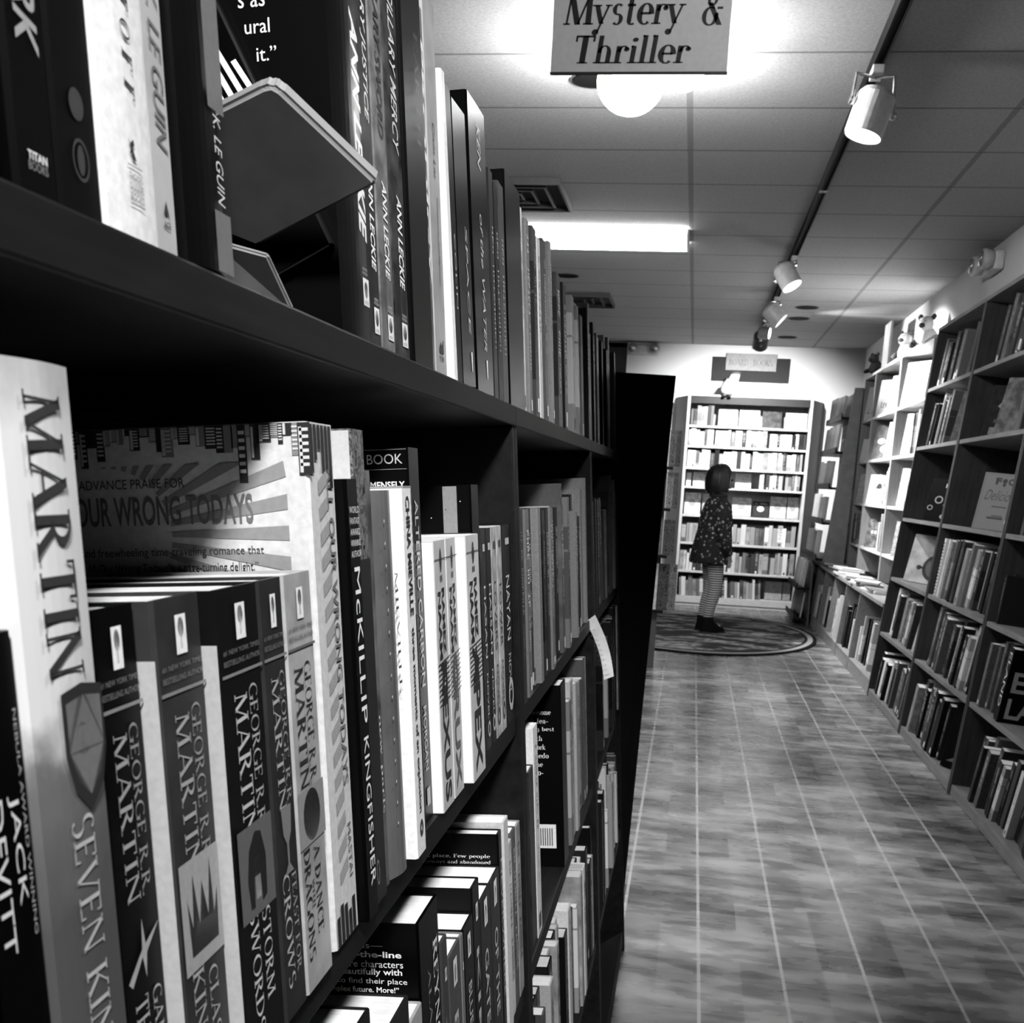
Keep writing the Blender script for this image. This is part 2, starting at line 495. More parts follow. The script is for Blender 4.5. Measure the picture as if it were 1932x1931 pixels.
# ------------------------------------------------------------------ the setting
def floor_mat():
    m, nt, b = new_mat('glazed_floor_tiles')
    geo = nt.nodes.new('ShaderNodeNewGeometry')
    sep = nt.nodes.new('ShaderNodeSeparateXYZ')
    nt.links.new(geo.outputs['Position'], sep.inputs[0])
    def joint(s, off, per, half):
        f = math_n(nt, 'FRACT', math_n(nt, 'DIVIDE', math_n(nt, 'ADD', s, off), per))
        d = math_n(nt, 'ABSOLUTE', math_n(nt, 'SUBTRACT', f, 0.5))
        return math_n(nt, 'GREATER_THAN', d, 0.5 - half/per)
    jx = joint(sep.outputs[0], 10 - 0.17 + 0.05, 0.222, 0.0045)
    jy = joint(sep.outputs[1], 10, 0.222, 0.003)
    mp = nt.nodes.new('ShaderNodeMapping')
    mp.inputs['Scale'].default_value = (.75, 1.9, 1)
    nt.links.new(geo.outputs['Position'], mp.inputs[0])
    n1 = noise(nt, mp.outputs[0], 3.0, 2, 0.5)
    n2 = noise(nt, mp.outputs[0], 9, 2, 0.5)
    cell = nt.nodes.new('ShaderNodeTexWhiteNoise')
    cell.noise_dimensions = '2D'
    sn = nt.nodes.new('ShaderNodeVectorMath')
    sn.operation = 'SNAP'
    sn.inputs[1].default_value = (0.222, 0.222, 1)
    add = nt.nodes.new('ShaderNodeVectorMath')
    add.operation = 'ADD'
    add.inputs[1].default_value = (10 - 0.17 + 0.05 - 0.111, 10 - 0.111, 0)
    nt.links.new(geo.outputs['Position'], add.inputs[0])
    nt.links.new(add.outputs[0], sn.inputs[0])
    nt.links.new(sn.outputs[0], cell.inputs['Vector'])
    mixv = math_n(nt, 'ADD', math_n(nt, 'MULTIPLY', n1, 0.55), math_n(nt, 'ADD', math_n(nt, 'MULTIPLY', n2, 0.3), math_n(nt, 'MULTIPLY', cell.outputs['Value'], 0.11)))
    c = ramp(nt, mixv, [(0.34, 0.045), (0.47, 0.13), (0.62, 0.30)])
    c = mixc(nt, math_n(nt, 'MULTIPLY', jy, 0.25), c, 0.36)
    c = mixc(nt, math_n(nt, 'MULTIPLY', jx, 0.7), c, 0.42)
    nt.links.new(c, b.inputs['Base Color'])
    rr = ramp(nt, n2, [(0.3, 0.20), (0.7, 0.36)])
    nt.links.new(rr, b.inputs['Roughness'])
    j = math_n(nt, 'MAXIMUM', jx, jy)
    bump(nt, b, math_n(nt, 'SUBTRACT', math_n(nt, 'MULTIPLY', n1, 0.6), j), 0.25, 0.004)
    return m

def ceiling_mat():
    m, nt, b = new_mat('acoustic_ceiling_tiles')
    geo = nt.nodes.new('ShaderNodeNewGeometry')
    sep = nt.nodes.new('ShaderNodeSeparateXYZ')
    nt.links.new(geo.outputs['Position'], sep.inputs[0])
    def joint(s, off, per, half):
        f = math_n(nt, 'FRACT', math_n(nt, 'DIVIDE', math_n(nt, 'ADD', s, off), per))
        d = math_n(nt, 'ABSOLUTE', math_n(nt, 'SUBTRACT', f, 0.5))
        return math_n(nt, 'GREATER_THAN', d, 0.5 - half/per)
    jy = joint(sep.outputs[1], 5.94 - 4.35, 0.594, 0.008)
    jx = joint(sep.outputs[0], 12.6 + 0.133, 1.26, 0.013)
    n = noise(nt, geo.outputs['Position'], 90, 3, 0.7)
    c = ramp(nt, n, [(0.3, 0.34), (0.6, 0.46)])
    c = mixc(nt, math_n(nt, 'MULTIPLY', jy, 0.75), c, 0.12)
    c = mixc(nt, math_n(nt, 'MULTIPLY', jx, 0.6), c, 0.16)
    nt.links.new(c, b.inputs['Base Color'])
    b.inputs['Roughness'].default_value = 0.9
    b.inputs['Specular IOR Level'].default_value = 0.1
    bump(nt, b, n, 0.3, 0.002)
    return m

CEIL = 2.78
X0, X1, Y0, Y1 = -4.2, 1.68, -2.6, 12.76
struct('floor', box_bm(X0-.1, X1+.1, Y0-.1, Y1+.1, -0.1, 0), floor_mat())
struct('ceiling', box_bm(X0-.1, X1+.1, Y0-.1, Y1+.1, CEIL, CEIL+.1), ceiling_mat())
struct('wall_right', box_bm(X1, X1+.1, Y0-.1, Y1+.1, 0, CEIL), WHITEPAINT)
struct('wall_back', box_bm(-0.83, X1+.1, Y1, Y1+.1, 0, CEIL), WHITEPAINT)
struct('wall_alcove', box_bm(X0, -0.83, Y1+0.5, Y1+.6, 0, CEIL), grey(0.10, 0.8, 0.2))
struct('wall_left', box_bm(X0-.1, X0, Y0-.1, Y1+.6, 0, CEIL), grey(0.06, 0.8, 0.2))
struct('wall_front', box_bm(X0-.1, X1+.1, Y0-.1, Y0, 0, CEIL), grey(0.05, 0.8, 0.2))

# ------------------------------------------------------------------ bookcases
def bookcase(F, label, group, y0, y1, zs, top, depth, mats, kick=True, side=0.018, th=0.022, name='bookcase', top_board=True, lip=0.0):
    wood, up, back = mats
    r = empty(name, F @ Matrix.Translation((0, y0, 0)))
    tag(r, label, 'bookcase', group)
    L = y1 - y0
    for a in (0, L-side):
        mobj('side_panel', box_bm(-depth, 0.004, a, a+side, 0, top, 0.0015), up, r)
    for z in zs:
        t = 0.045 if z < 0.08 else th
        mobj('shelf', box_bm(-depth+0.008, 0, side+.0003, L-side-.0003, z-t+.0005, z, 0.0015), wood, r)
    mobj('back_panel', box_bm(-depth-0.006, -depth, 0, L, 0, top), back, r)
    if top_board:
        mobj('top_board', box_bm(-depth-.004, 0.006, 0, L, top+.0004, top+th, 0.0015), wood, r)
    if kick:
        mobj('kickboard', box_bm(-0.03, -0.012, side+.0003, L-side-.0003, 0, 0.014), wood, r)
    return r

LD = 0.27
ZT, ZM, Z3, Z4, Z5 = 1.3604, 1.0187, 0.6925, 0.365, 0.06
lm = (BLACKWOOD, BLACKWOOD, BLACKBACK)
bookcase(F_LEFT, 'dark tilted bookcase nearest the viewer, along the left of the aisle', 'dark bookcases along the left', 0.255, 1.2575, (Z5, Z4, Z3, ZM), ZT-.022, LD, lm)
bookcase(F_LEFT, 'dark tilted bookcase in the middle of the left row, with the paper tag', 'dark bookcases along the left', 1.258, 2.2005, (Z5, Z4, Z3, ZM), ZT-.022, LD, lm)
bookcase(F_LEFT, 'dark tilted bookcase on the left, against the black end panel', 'dark bookcases along the left', 2.201, 2.989, (Z5, Z4, Z3, ZM), ZT-.022, LD, lm)
ep = prism(bmesh.new(), [(-0.56, 0), (-0.112, 0), (-0.068, 1.553), (-0.56, 1.565)], 2.992, 3.03, 'y')
tag(mobj('end_panel', ep, BLACKBACK), 'tall black panel closing the far end of the left bookcases', 'end panel')

RZ = (0.047, 0.423, 0.777, 1.152, 1.589, 1.942)
RD = 0.30
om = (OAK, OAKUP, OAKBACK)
ORD0 = ('first', 'second', 'third', 'fourth', 'fifth')
RB = [(7.485, 6.325, 'oak bookcase on the right beside the low cabinet'), (6.32, 5.075, 'second oak bookcase from the low cabinet, holding the cream face-out book'),
      (5.07, 3.85, 'oak bookcase nearest the viewer at the right edge of the photo')]
for a, b, lab in RB + [(3.845 - 1.25*k, 2.60 - 1.25*k, 'added empty oak bookcase out of frame, blocking light, %s behind the nearest one' % ORD0[k]) for k in range(5)]:  # those past RB are unseen additions, stopping bounce off the bare wall
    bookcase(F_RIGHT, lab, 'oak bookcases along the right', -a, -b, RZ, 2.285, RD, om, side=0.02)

# ------------------------------------------------------------------ books
def book(F, y, wd, h, d=0.13, prot=0.0, z=0.0, lean=0.0, label=None, group=None, mat=None, pg=0.72, cat='book', rnd=0.0, simple=False, cth=0.0012, M=None):
    """book standing on a shelf, spine out; local x out, y across the spine (0..wd), z up"""
    if M is None:
        M = F @ Matrix.Translation((prot, y, z))
        if lean > 0: M = M @ Matrix.Rotation(lean, 4, 'X')
        elif lean < 0: M = M @ Matrix.Translation((0, wd, 0)) @ Matrix.Rotation(lean, 4, 'X') @ Matrix.Translation((0, -wd, 0))
    r = empty(cat.replace(' ', '_'), M)
    tag(r, label, 'book' if cat == 'novel' else cat, group)
    c, b = cth, min(0.0018, wd*0.15)
    if rnd:
        front = [(rnd*(math.sin(PI*i/8)) - b*0, wd*i/8) for i in range(9)]
    else:
        front = [(-b, 0), (0, b), (0, wd-b), (-b, wd)]
    pts = [(-d, 0)] + front + [(-d, wd), (-d, wd-c), (-2*c, wd-c), (-2*c, c), (-d, c)]
    if rnd: pts = [(-d, 0)] + front + [(-d, wd), (-d, wd-c), (-c, wd-c), (-c, c), (-d, c)]
    bm = prism(bmesh.new(), pts, 0, h)
    mobj('cover', bm, mat or cover_mat(0.1), r)
    mobj('page_block', box_bm(-d+0.0015, -2*c-.0002, c+.0001, wd-c-.0001, 0.0012, h-0.0015), page_mat(pg), r)
    r['w'] = wd; r['h'] = h; r['d'] = d; r['rnd'] = rnd
    return r

EPS = 0.0005
def vt(r, s, z1, z0, ya, yb, g, font='sans', shear=0, bold=0, name='title_lettering'):
    """lettering running down the spine: z1 top .. z0 bottom, ya..yb across (local)"""
    V, F = text_geo(s, font, shear, bold)
    return print_obj(name, [(V, F, 0, z1-z0, ya, yb)], ink(g), r, (EPS + r['rnd']*0.99, 0, z1), (0, 0, -1), (0, 1, 0))
def hs(r, items, g, name='publisher_mark'):
    """printing across the spine: items (geo, y0,y1,z0,z1)"""
    return print_obj(name, [(q[0][0], q[0][1], q[1], q[2], q[3], q[4]) for q in items], ink(g), r, (EPS*1.2 + r['rnd']*0.99, 0, 0), (0, 1, 0), (0, 0, 1))
def cs(r, items, g, name='cover_lettering'):
    """printing on the cover that faces the viewer's end of the row (-y side): items (geo, x0,x1,z0,z1) with x measured from the spine inward (negative)"""
    return print_obj(name, [(q[0][0], q[0][1], q[1], q[2], q[3], q[4]) for q in items], ink(g), r, (0, -EPS, 0), (1, 0, 0), (0, 0, 1))
def fc(r, items, g, name='cover_picture'):
    """printing on the front cover of a face-out book, in fractions of its width and height"""
    W, H = r['d'], r['h']
    return print_obj(name, [(q[0][0], q[0][1], q[1]*W, q[2]*W, q[3]*H, q[4]*H) for q in items], ink(g), r, (0, r['w']+EPS, 0), (-1, 0, 0), (0, 0, 1))
def tg(s, font='sans', shear=0, bold=0): return text_geo(s, font, shear, bold)

def face_book(F, y, W, H, th, z, label, mat, prot=-0.05, back=0.16, yaw=0.0, group=None, cat='book'):
    """book displayed with its front cover outwards, leaning back"""
    M = F @ Matrix.Translation((prot, y, z + 0.001)) @ Matrix.Rotation(yaw, 4, 'Z') @ Matrix.Rotation(-back, 4, 'Y') @ Matrix.Rotation(-PI/2, 4, 'Z')
    return book(F, 0, th, H, W, label=label, group=group, mat=mat, cat=cat, M=M)

TONES = {0.02: 'black', 0.05: 'dark', 0.12: 'dark grey', 0.25: 'grey', 0.45: 'light grey', 0.7: 'pale', 0.85: 'white'}
ORD = ['first','second','third','fourth','fifth','sixth','seventh','eighth','ninth','tenth','eleventh','twelfth','thirteenth','fourteenth','fifteenth','sixteenth','seventeenth','eighteenth','nineteenth','twentieth']
TENS = {20: 'twenty', 30: 'thirty', 40: 'forty'}
def ordn(i):
    if i < 20: return ORD[i]
    n = i + 1
    return (TENS[n//10*10] + ('-' + ORD[n % 10 - 1] if n % 10 else '')) if n % 10 else {30: 'thirtieth', 40: 'fortieth'}[n]

def fill_row(F, ya, yb, z, seed, where, group, hs_, ws, ds, tones, prots=(-0.012, 0.004), leans=0.0, gap=0.0006, mark=0.8, lastlean=0.0, styles=('plain', 'plain', 'plain', 'cloud', 'bands'), start=0, cat='book', mode=None):
    rg = random.Random(seed)
    y = ya
    i = start
    lean = leans
    prevh = None
    while True:
        wd = rg.uniform(*ws)
        k_ = wd*(1/math.cos(lean) - 1)
        if y + wd + k_ > yb: break
        y += k_
        h = rg.uniform(*hs_)
        if prevh and rg.random() < 0.3: h = prevh
        prevh = h
        d = rg.uniform(*ds)
        tone = rg.choice(tones)
        st = rg.choice(styles)
        g = tone*rg.uniform(0.85, 1.1)
        m = cover_mat(round(g, 2), st, None if tone < 0.4 else round(tone*0.55, 2))
        name = TONES[min(TONES, key=lambda t: abs(t-tone))]
        desc = name + (' thick' if wd > (ws[0]+ws[1])*0.58 else ' thin' if wd < (ws[0]+ws[1])*0.42 else '')
        b = book(F, y, wd, h, d, rg.uniform(*prots), z + 0.0006, lean, '%s %s, %s from left, %s' % (desc, 'book' if cat == 'novel' else cat, ordn(i), where), group, m, pg=rg.uniform(0.5, 0.8), cat=cat)
        if rg.random() < mark:
            k = rg.randrange(16)
            gi = 0.75 if tone < 0.3 else 0.03
            if rg.random() < 0.3: gi = 0.35
            z1 = h*rg.uniform(0.86, 0.94)
            z0 = h*rg.uniform(0.45, 0.62)
            hw = wd*rg.uniform(0.13, 0.28)
            V, Fc = SCR[k]
            geos = [(V, Fc, 0, z1-z0, wd/2-hw, wd/2+hw)]
            V, Fc = SCR[(k*5+3) % 16]
            geos.append((V, Fc, z1-z0+h*0.04, z1-z0+h*rg.uniform(0.15, 0.3), wd/2-hw*0.6, wd/2+hw*0.6))
            print_obj('title_lettering', geos, ink(gi), b, (EPS, 0, z1), (0, 0, -1), (0, 1, 0))
        if rg.random() < mark*0.5:
            hs(b, [(RECT, wd*0.3, wd*0.7, h*0.03, h*0.03+wd*0.5)], 0.7 if tone < 0.3 else 0.05)
        y += wd + gap + (rg.uniform(0, 0.004) if rg.random() < 0.2 else 0)
        i += 1
    return y, i

def row_left(i, y0, wd, h, g, label, prot=0.0, d=0.13, row='top', style='plain', g2=None, lean=0.0, rnd=0.0, pg=0.72, rough=0.38, scale=1.0):
    z = {'top': ZT, 'mid': ZM, 'third': Z3}[row]
    grp = {'top': 'books along the top of the left bookcases', 'mid': 'books on the middle shelf of the left bookcases', 'third': 'books on the third shelf of the left bookcases'}[row]
    return book(F_LEFT, y0, wd - 0.0006, h, d, prot, z + 0.0005, lean, label, grp, cover_mat(g, style, g2, rough, scale), pg, rnd=rnd, cat='novel')

# ---- near bay, along the top (distances along the aisle in metres, heights above the shelf)
T = lambda *a, **k: row_left(0, *a, **k)
T(0.292, 0.038, .25, .015, 'blackish book at the left edge of the photo on the top shelf', prot=-.004)
b = T(0.3305, 0.0235, .25, .004, 'black book with slanted grey capitals and small publisher box, top shelf left')
vt(b, 'KIRK', .078, .043, .0055, .0175, .30, shear=.25, bold=.02)
hs(b, [(tg('TITAN', bold=.02), .006, .0165, .0112, .0138)], .75); hs(b, [(tg('BOOKS'), .006, .0165, .0082, .0108)], .22, 'imprint_lettering')
b = T(0.3545, 0.0275, .25, .008, 'black book with two faint oval emblems beside the white spine')
hs(b, [(DISC, .009, .018, .031, .041)], .035, 'oval_emblem'); hs(b, [(ring_geo(.08), .0085, .019, .012, .0255), (DISC, .0115, .016, .014, .0235)], .035, 'oval_emblem')
b = T(0.3825, 0.0365, .25, .78, 'broad white book with spaced black capitals and dog mark', prot=.001, rnd=.0012)
for i, ch in enumerate('TOFF'): vt(b, ch, .084-.0098*i, .0775-.0098*i, .0165, .0235, .02, 'serif', .15)
hs(b, [(poly((.0, 1), (.3, .75), (.7, 1), (.85, .75), (.55, .55), (1, 0), (.45, 0), (.4, .3), (.1, .2), (.35, .5)), .0155, .021, .0275, .0345)], .02)
for i, s in enumerate(('THOMAS', 'DUNNE', 'BOOKS')): hs(b, [(tg(s), .0145, .0245, .0205-.0036*i, .0228-.0036*i)], .12, 'imprint_lettering')
hs(b, [(RECT, .0142, .0248, .0250, .0254), (RECT, .0142, .0248, .0118, .0122)], .15, 'imprint_rule')
b = T(0.4195, 0.0205, .25, .46, 'light grey book with sloping capitals and an arrowhead mark', prot=0, style='cloud', g2=.58)
vt(b, 'K. LE GUIN', .098, .0385, .0065, .0155, .13, shear=.3)
hs(b, [(poly((.5, 1), (1, 0), (.62, .2), (.5, .1), (.38, .2), (0, 0)), .0075, .0125, .0145, .0205), (tg('ACE', bold=.02), .0072, .0128, .0102, .0128)], .03)
b = T(0.4405, 0.0385, .25, .010, 'book with half black, half grey spine just left of the grey card holder', prot=.003, rnd=.003)
hs(b, [(RECT, .0215, .0372, .0005, .0245)], .13, 'spine_panel'); hs(b, [(RECT, .0215, .0372, .064, .12)], .13, 'spine_panel')
vt(b, 'CARVALL', .096, .0665, .025, .031, .40, shear=.3); vt(b, 'K. LE GUIN', .0625, .027, .026, .033, .55, shear=.2, name='author_lettering')
# omnibus with its front cover turned to the viewer
b = T(0.6475, 0.0575, .262, .006, 'thick black book with large white sloped lettering down its spine', d=.15, prot=.001, rnd=.002)
vt(b, 'ANN LECKIE', .186, .058, .036, .051, .86, shear=.35, bold=.035)
hs(b, [(RECT, .038, .050, .0205, .0365)], .8); hs(b, [(DISC, .0405, .0475, .025, .0345)], .02, 'publisher_disc'); hs(b, [(tg('orbit'), .040, .048, .0212, .0242)], .02, 'imprint_lettering')
hs(b, [(tg('SCIENCE'), .038, .048, .041, .0425), (tg('FICTION'), .038, .048, .0385, .04)], .5, 'imprint_lettering')
cs(b, [(tg('s as'), -.050, -.0345, .175, .1815), (tg('ural'), -.047, -.0325, .1615, .169), (tg('it.\u201d'), -.041, -.0295, .147, .1545)], .8)
for y0, wd, g, s1, tone1, lab, st, g2 in ((.7055, .0305, .045, 'ANCILLARY JUSTICE', .75, 'tall book with slanted titling and torn white patch at its foot', 'cloud', .10),
                           (.7365, .0345, .15, 'ANCILLARY SWORD', .02, 'tall grey book with dark slanted titling, second of a matching trio', 'cloud', .34),
                           (.7715, .0395, .03, 'ANCILLARY MERCY', .62, 'tall dark book with pale slanted titling, last of a matching trio', 'cloud', .14)):
    b = T(y0, wd, .262, g, lab, d=.14, style=st, g2=g2, scale=2.0)
    vt(b, s1, .262, .135, wd*.35, wd*.72, tone1, shear=.25, bold=.01)
    vt(b, 'ANN LECKIE', .108, .047, wd*.42, wd*.74, .9, shear=.2, bold=.02, name='author_lettering')
    z = .0085
    hs(b, [(RECT, wd*.42, wd*.80, z, z+.016)], .85); hs(b, [(DISC, wd*.49, wd*.73, z+.0045, z+.0145)], .02, 'publisher_disc')
    hs(b, [(tg('orbit'), wd*.48, wd*.74, z+.0008, z+.0036)], .02, 'imprint_lettering'); hs(b, [(tg('SCIENCE'), wd*.45, wd*.77, z+.0200, z+.0218), (tg('FICTION'), wd*.45, wd*.77, z+.0175, z+.0193)], .6, 'imprint_lettering')
b = T(.8115, .061, .262, .012, 'broad black book next to the slanted trio', d=.14, prot=.003)
vt(b, 'EARTH', .232, .155, .034, .046, .06, 'serif')
b = T(.873, .019, .262, .16, 'narrow grey book with big light capitals down the spine', style='cloud', g2=.34, scale=2)
vt(b, 'PRODIGY', .24, .065, .006, .014, .8, shear=.1, bold=.03)
b = T(.8925, .042, .28, .40, 'light grey book with small sloped dark lettering and mountain mark', style='cloud', g2=.52)
vt(b, 'Cixin Liu', .19, .15, .018, .026, .03, shear=.2); vt(b, 'Translated by Joel Martinsen', .137, .070, .022, .029, .05, shear=.2, name='translator_lettering')
hs(b, [(poly((0, 0), (1, 0), (1, 1), (.55, .5), (.3, .75), (.0, .3)), .013, .028, .0175, .029), (tg('TOR', bold=.02), .013, .028, .0115, .0155)], .03)
T(.948, .016, .238, .82, 'bright white leaning book, slimmest of the tall leaning ones', lean=.045, prot=.003)
b = T(.966, .024, .234, .012, 'black leaning book right of the bright white one', lean=.05, prot=.002)
vt(b, 'COLIN', .12, .06, .009, .014, .5)
b = T(.995, .060, .232, .010, 'broad glossy black leaning book with wide-spaced pale capitals', lean=.045, d=.15, rough=.25, prot=.001)
vt(b, 'SPACE', .136, .045, .034, .043, .42, shear=.1); hs(b, [(poly((.5, 0), (.75, 0), (.85, 1), (.15, 1)), .038, .046, .013, .03)], .85)
b = T(1.069, .088, .262, .009, 'very broad black hardback with its dark front cover showing', lean=.03, d=.17, rough=.25)
vt(b, 'KEN', .245, .205, .040, .056, .5, shear=.25); vt(b, 'of the WATER', .165, .04, .040, .054, .42, shear=.25, name='subtitle_lettering'); hs(b, [(poly((.5, 0), (.75, 0), (.85, 1), (.15, 1)), .046, .055, .014, .032)], .85)
for y0, wd, h, g, lab in ((1.160, .026, .222, .05, 'dark slim book right of the very broad black hardback'), (1.187, .028, .215, .02, 'black book, lowest of three beside the bookcase joint'), (1.216, .036, .224, .10, 'dark grey round-topped book by the bookcase joint')):
    b = T(y0, wd, h, g, lab)
    print_obj('title_lettering', [(SCR[4][0], SCR[4][1], 0, .12, wd*.4, wd*.65)], ink(.4), b, (EPS, 0, .17), (0, 0, -1), (0, 1, 0))

# ---- near bay, middle shelf
Mi = lambda *a, **k: row_left(0, *a, row='mid', **k)
b = Mi(.279, .026, .213, .006, 'black book with narrow white capitals at the lower left edge')
vt(b, 'JACK', .165, .131, .0135, .0190, .6); vt(b, 'DEVITT', .165, .118, .005, .011, .6); vt(b, 'NEBULA AWARD WINNING', .19, .12, .0205, .0222, .3, name='tagline_lettering')
mm, nt, bs = new_mat('parchment_cover_art')
v = coords(nt)
sp = nt.nodes.new('ShaderNodeSeparateXYZ'); nt.links.new(v, sp.inputs[0])
zz = math_n(nt, 'ADD', sp.outputs[2], math_n(nt, 'MULTIPLY', noise(nt, v, 45, 4), .05))
nt.links.new(ramp(nt, zz, [(.14, .06), (.19, .12), (.215, .58), (.29, .62), (.325, .34)]), bs.inputs['Base Color'])
bs.inputs['Roughness'].default_value = .5
b = book(F_LEFT, .3058, .0385, .292, .15, .002, ZM+.0005, 0, 'tall parchment coloured book with large dark serif capitals, left of the frame', 'books on the middle shelf of the left bookcases', mm, rnd=.002)
vt(b, 'MARTIN', .283, .1955, .0085, .0285, .03, 'serif', bold=.10); vt(b, 'SEVEN KINGDOMS', .150, .020, .0125, .0255, .42, 'serif', bold=-.15)
SH = poly((0, 1), (.5, 1.05), (1, 1), (1, .5), (.85, .2), (.5, 0), (.15, .2), (0, .5))
hs(b, [(SH, .013, .0375, .150, .1905)], .02, 'shield'); hs(b, [(SH, .0155, .0360, .1555, .187)], .16, 'shield_face'); hs(b, [(DISC, .020, .028, .169, .18)], .3, 'shield_boss')
GM = [(.3573, .0335, -.006, .012, .004, 'thick black paperback with silver serif capitals, left of its cream-edged neighbour', .30, .3),
      (.3920, .0420, .0, .06, .0, 'thick grey paperback with a crown picture on its spine', .33, .3),
      (.4345, .0465, .006, .02, 0, 'thick black paperback with a helmet picture on its spine', .48, .35),
      (.4815, .0305, .006, .05, 0, 'dark grey paperback with a goblet picture on its spine', .38, .3),
      (.5125, .0410, .006, .36, 0, 'pale paperback with black capitals and a dark disc on its spine', .02, .02)]
GB = []
for y0, wd, pr, g, _, lab, it, it2 in GM:
    b = Mi(y0, wd, .2125, g, lab, prot=pr, style='cloud' if g > .03 else 'plain', g2=min(.6, g*1.5), pg=.62)
    GB.append(b)
    sc = wd/.0335
    a0 = wd*.28
    if g < .3:
        vt(b, 'MARTIN', .167, .103, wd*.26, wd*.55, it, 'serif', bold=-.10, name='author_lettering'); vt(b, 'GEORGE R.R.', .169, .103, wd*.60, wd*.80, it*.75, 'serif', bold=-.15, name='author_lettering')
    else:
        vt(b, 'MARTIN', .167, .105, wd*.18, wd*.48, it, 'serif', bold=.1, name='author_lettering'); vt(b, 'GEORGE R.R.', .168, .105, wd*.52, wd*.76, it, 'serif', bold=-.2, name='author_lettering')
    hs(b, [(RECT, wd*.40, wd*.62, .190, .2055)], .8); hs(b, [(DISC, wd*.45, wd*.57, .1965, .2045), (RECT, wd*.49, wd*.53, .192, .197)], .04, 'publisher_figure')
    hs(b, [(tg('#1 NEW YORK TIMES'), wd*.08, wd*.92, .1845, .1868), (tg('BESTSELLING AUTHOR'), wd*.08, wd*.92, .1800, .1823)], .16 if g < .3 else .06, 'tagline_lettering')
    hs(b, [(RECT, wd*.03, wd*.97, .1752, .1766)], .2 if g < .3 else .12, 'spine_rule')
# their cover sides that show past the neighbour in front are cream
for b, dark in ((GB[1], True), (GB[2], True)):
    cs(b, [(RECT, -.0085, -.0002, .0005, .190), ], .36, 'cover_edge')
vt(GB[0], 'GAME OF', .066, .02, .021, .028, .35, 'serif', bold=-.10); vt(GB[0], 'THRONES', .066, .015, .0075, .0175, .35, 'serif', bold=-.10)
hs(GB[0], [(poly((0, .1), (.45, .45), (.5, .9), (.56, .5), (1, .7), (.58, .36), (.52, 0), (.45, .34), (.1, 0)), .004, .030, .072, .098)], .32, 'sword_picture')
hs(GB[1], [(RECT, .003, .039, .062, .108)], .3, 'picture_panel')
hs(GB[1], [(poly((.05, 0), (.95, .0), (1, .6), (.86, .32), (.8, 1), (.66, .35), (.5, .8), (.36, .32), (.22, .95), (.14, .33), (0, .7)), .008, .036, .068, .104)], .015, 'crown_picture')
vt(GB[1], 'CLASH', .058, .018, .0225, .031, .33, 'serif', bold=-.10); vt(GB[1], 'KINGS', .062, .018, .008, .0185, .33, 'serif', bold=-.10)
hs(GB[2], [(RECT, .004, .043, .066, .108)], .10, 'picture_panel')
hs(GB[2], [(poly((.1, 0), (.3, .0), (.35, .4), (.65, .4), (.7, 0), (.95, .05), (1, .6), (.8, .95), (.5, 1), (.15, .8), (0, .4)), .012, .034, .070, .104)], .01, 'helmet_picture'); hs(GB[2], [(RECT, .0205, .0265, .073, .092)], .5, 'helmet_gleam')
vt(GB[2], 'STORM', .066, .023, .0255, .035, .5, 'serif', bold=-.10); vt(GB[2], 'SWORDS', .070, .012, .0115, .021, .5, 'serif', bold=-.10)
hs(GB[3], [(poly((.1, 1), (.9, 1), (.8, .6), (.58, .45), (.56, .15), (.85, 0), (.15, 0), (.44, .15), (.42, .45), (.2, .6)), .007, .0235, .071, .104)], .17, 'goblet_picture')
vt(GB[3], 'FEAST FOR', .070, .019, .0175, .0235, .3, 'serif', bold=-.10); vt(GB[3], 'CROWS', .072, .015, .0055, .0145, .4, 'serif', bold=-.10)
hs(GB[4], [(RECT, .0005, .0395, .0755, .1045)], .24, 'picture_panel'); hs(GB[4], [(DISC, .0075, .0325, .0765, .1035)], .012, 'disc_picture'); hs(GB[4], [(ring_geo(.1), .0120, .028, .081, .099)], .08, 'disc_ring')
vt(GB[4], 'A DANCE', .073, .026, .0195, .0285, .01, 'serif', bold=.15); vt(GB[4], 'WITH', .057, .042, .0145, .0178, .02, 'serif', bold=.10); vt(GB[4], 'DRAGONS', .075, .016, .0045, .0140, .01, 'serif', bold=.15)

# tall pale book with its front cover turned to the viewer
b = Mi(.5680, .0435, .2875, .66, 'tall pale book with upside-down city skyline along its cover top', prot=.003, d=.165, rough=.5)
rg = random.Random(5)
HT = .2875
sky_d, sky_l, sky_m = [], [], []
x = -.163
while x < -.004:
    wb = rg.uniform(.0022, .007)
    hb = rg.choice((.006, .010, .014, .018, .024))*rg.uniform(.8, 1.1)*(1.15 if x < -.12 or x > -.05 else .8)
    (sky_d if rg.random() < .62 else sky_m).append((RECT, x, x+wb, HT-hb, HT-.0005))
    if rg.random() < .7:
        for q in range(6): sky_l.append((RECT, x+wb*.15, x+wb*.85, HT-hb*(.18+.13*q), HT-hb*(.12+.13*q)))
    if rg.random() < .35: sky_l.append((RECT, x+wb*.1, x+wb*.35, HT-hb*.95, HT-hb*.1))
    x += wb*.86
cs(b, sky_m, .20, 'skyline_picture'); 
o = cs(b, sky_d, .015, 'skyline_picture'); o.location.y = -.0002
o = cs(b, sky_l, .55, 'skyline_windows'); o.location.y = -.0004
rays = []
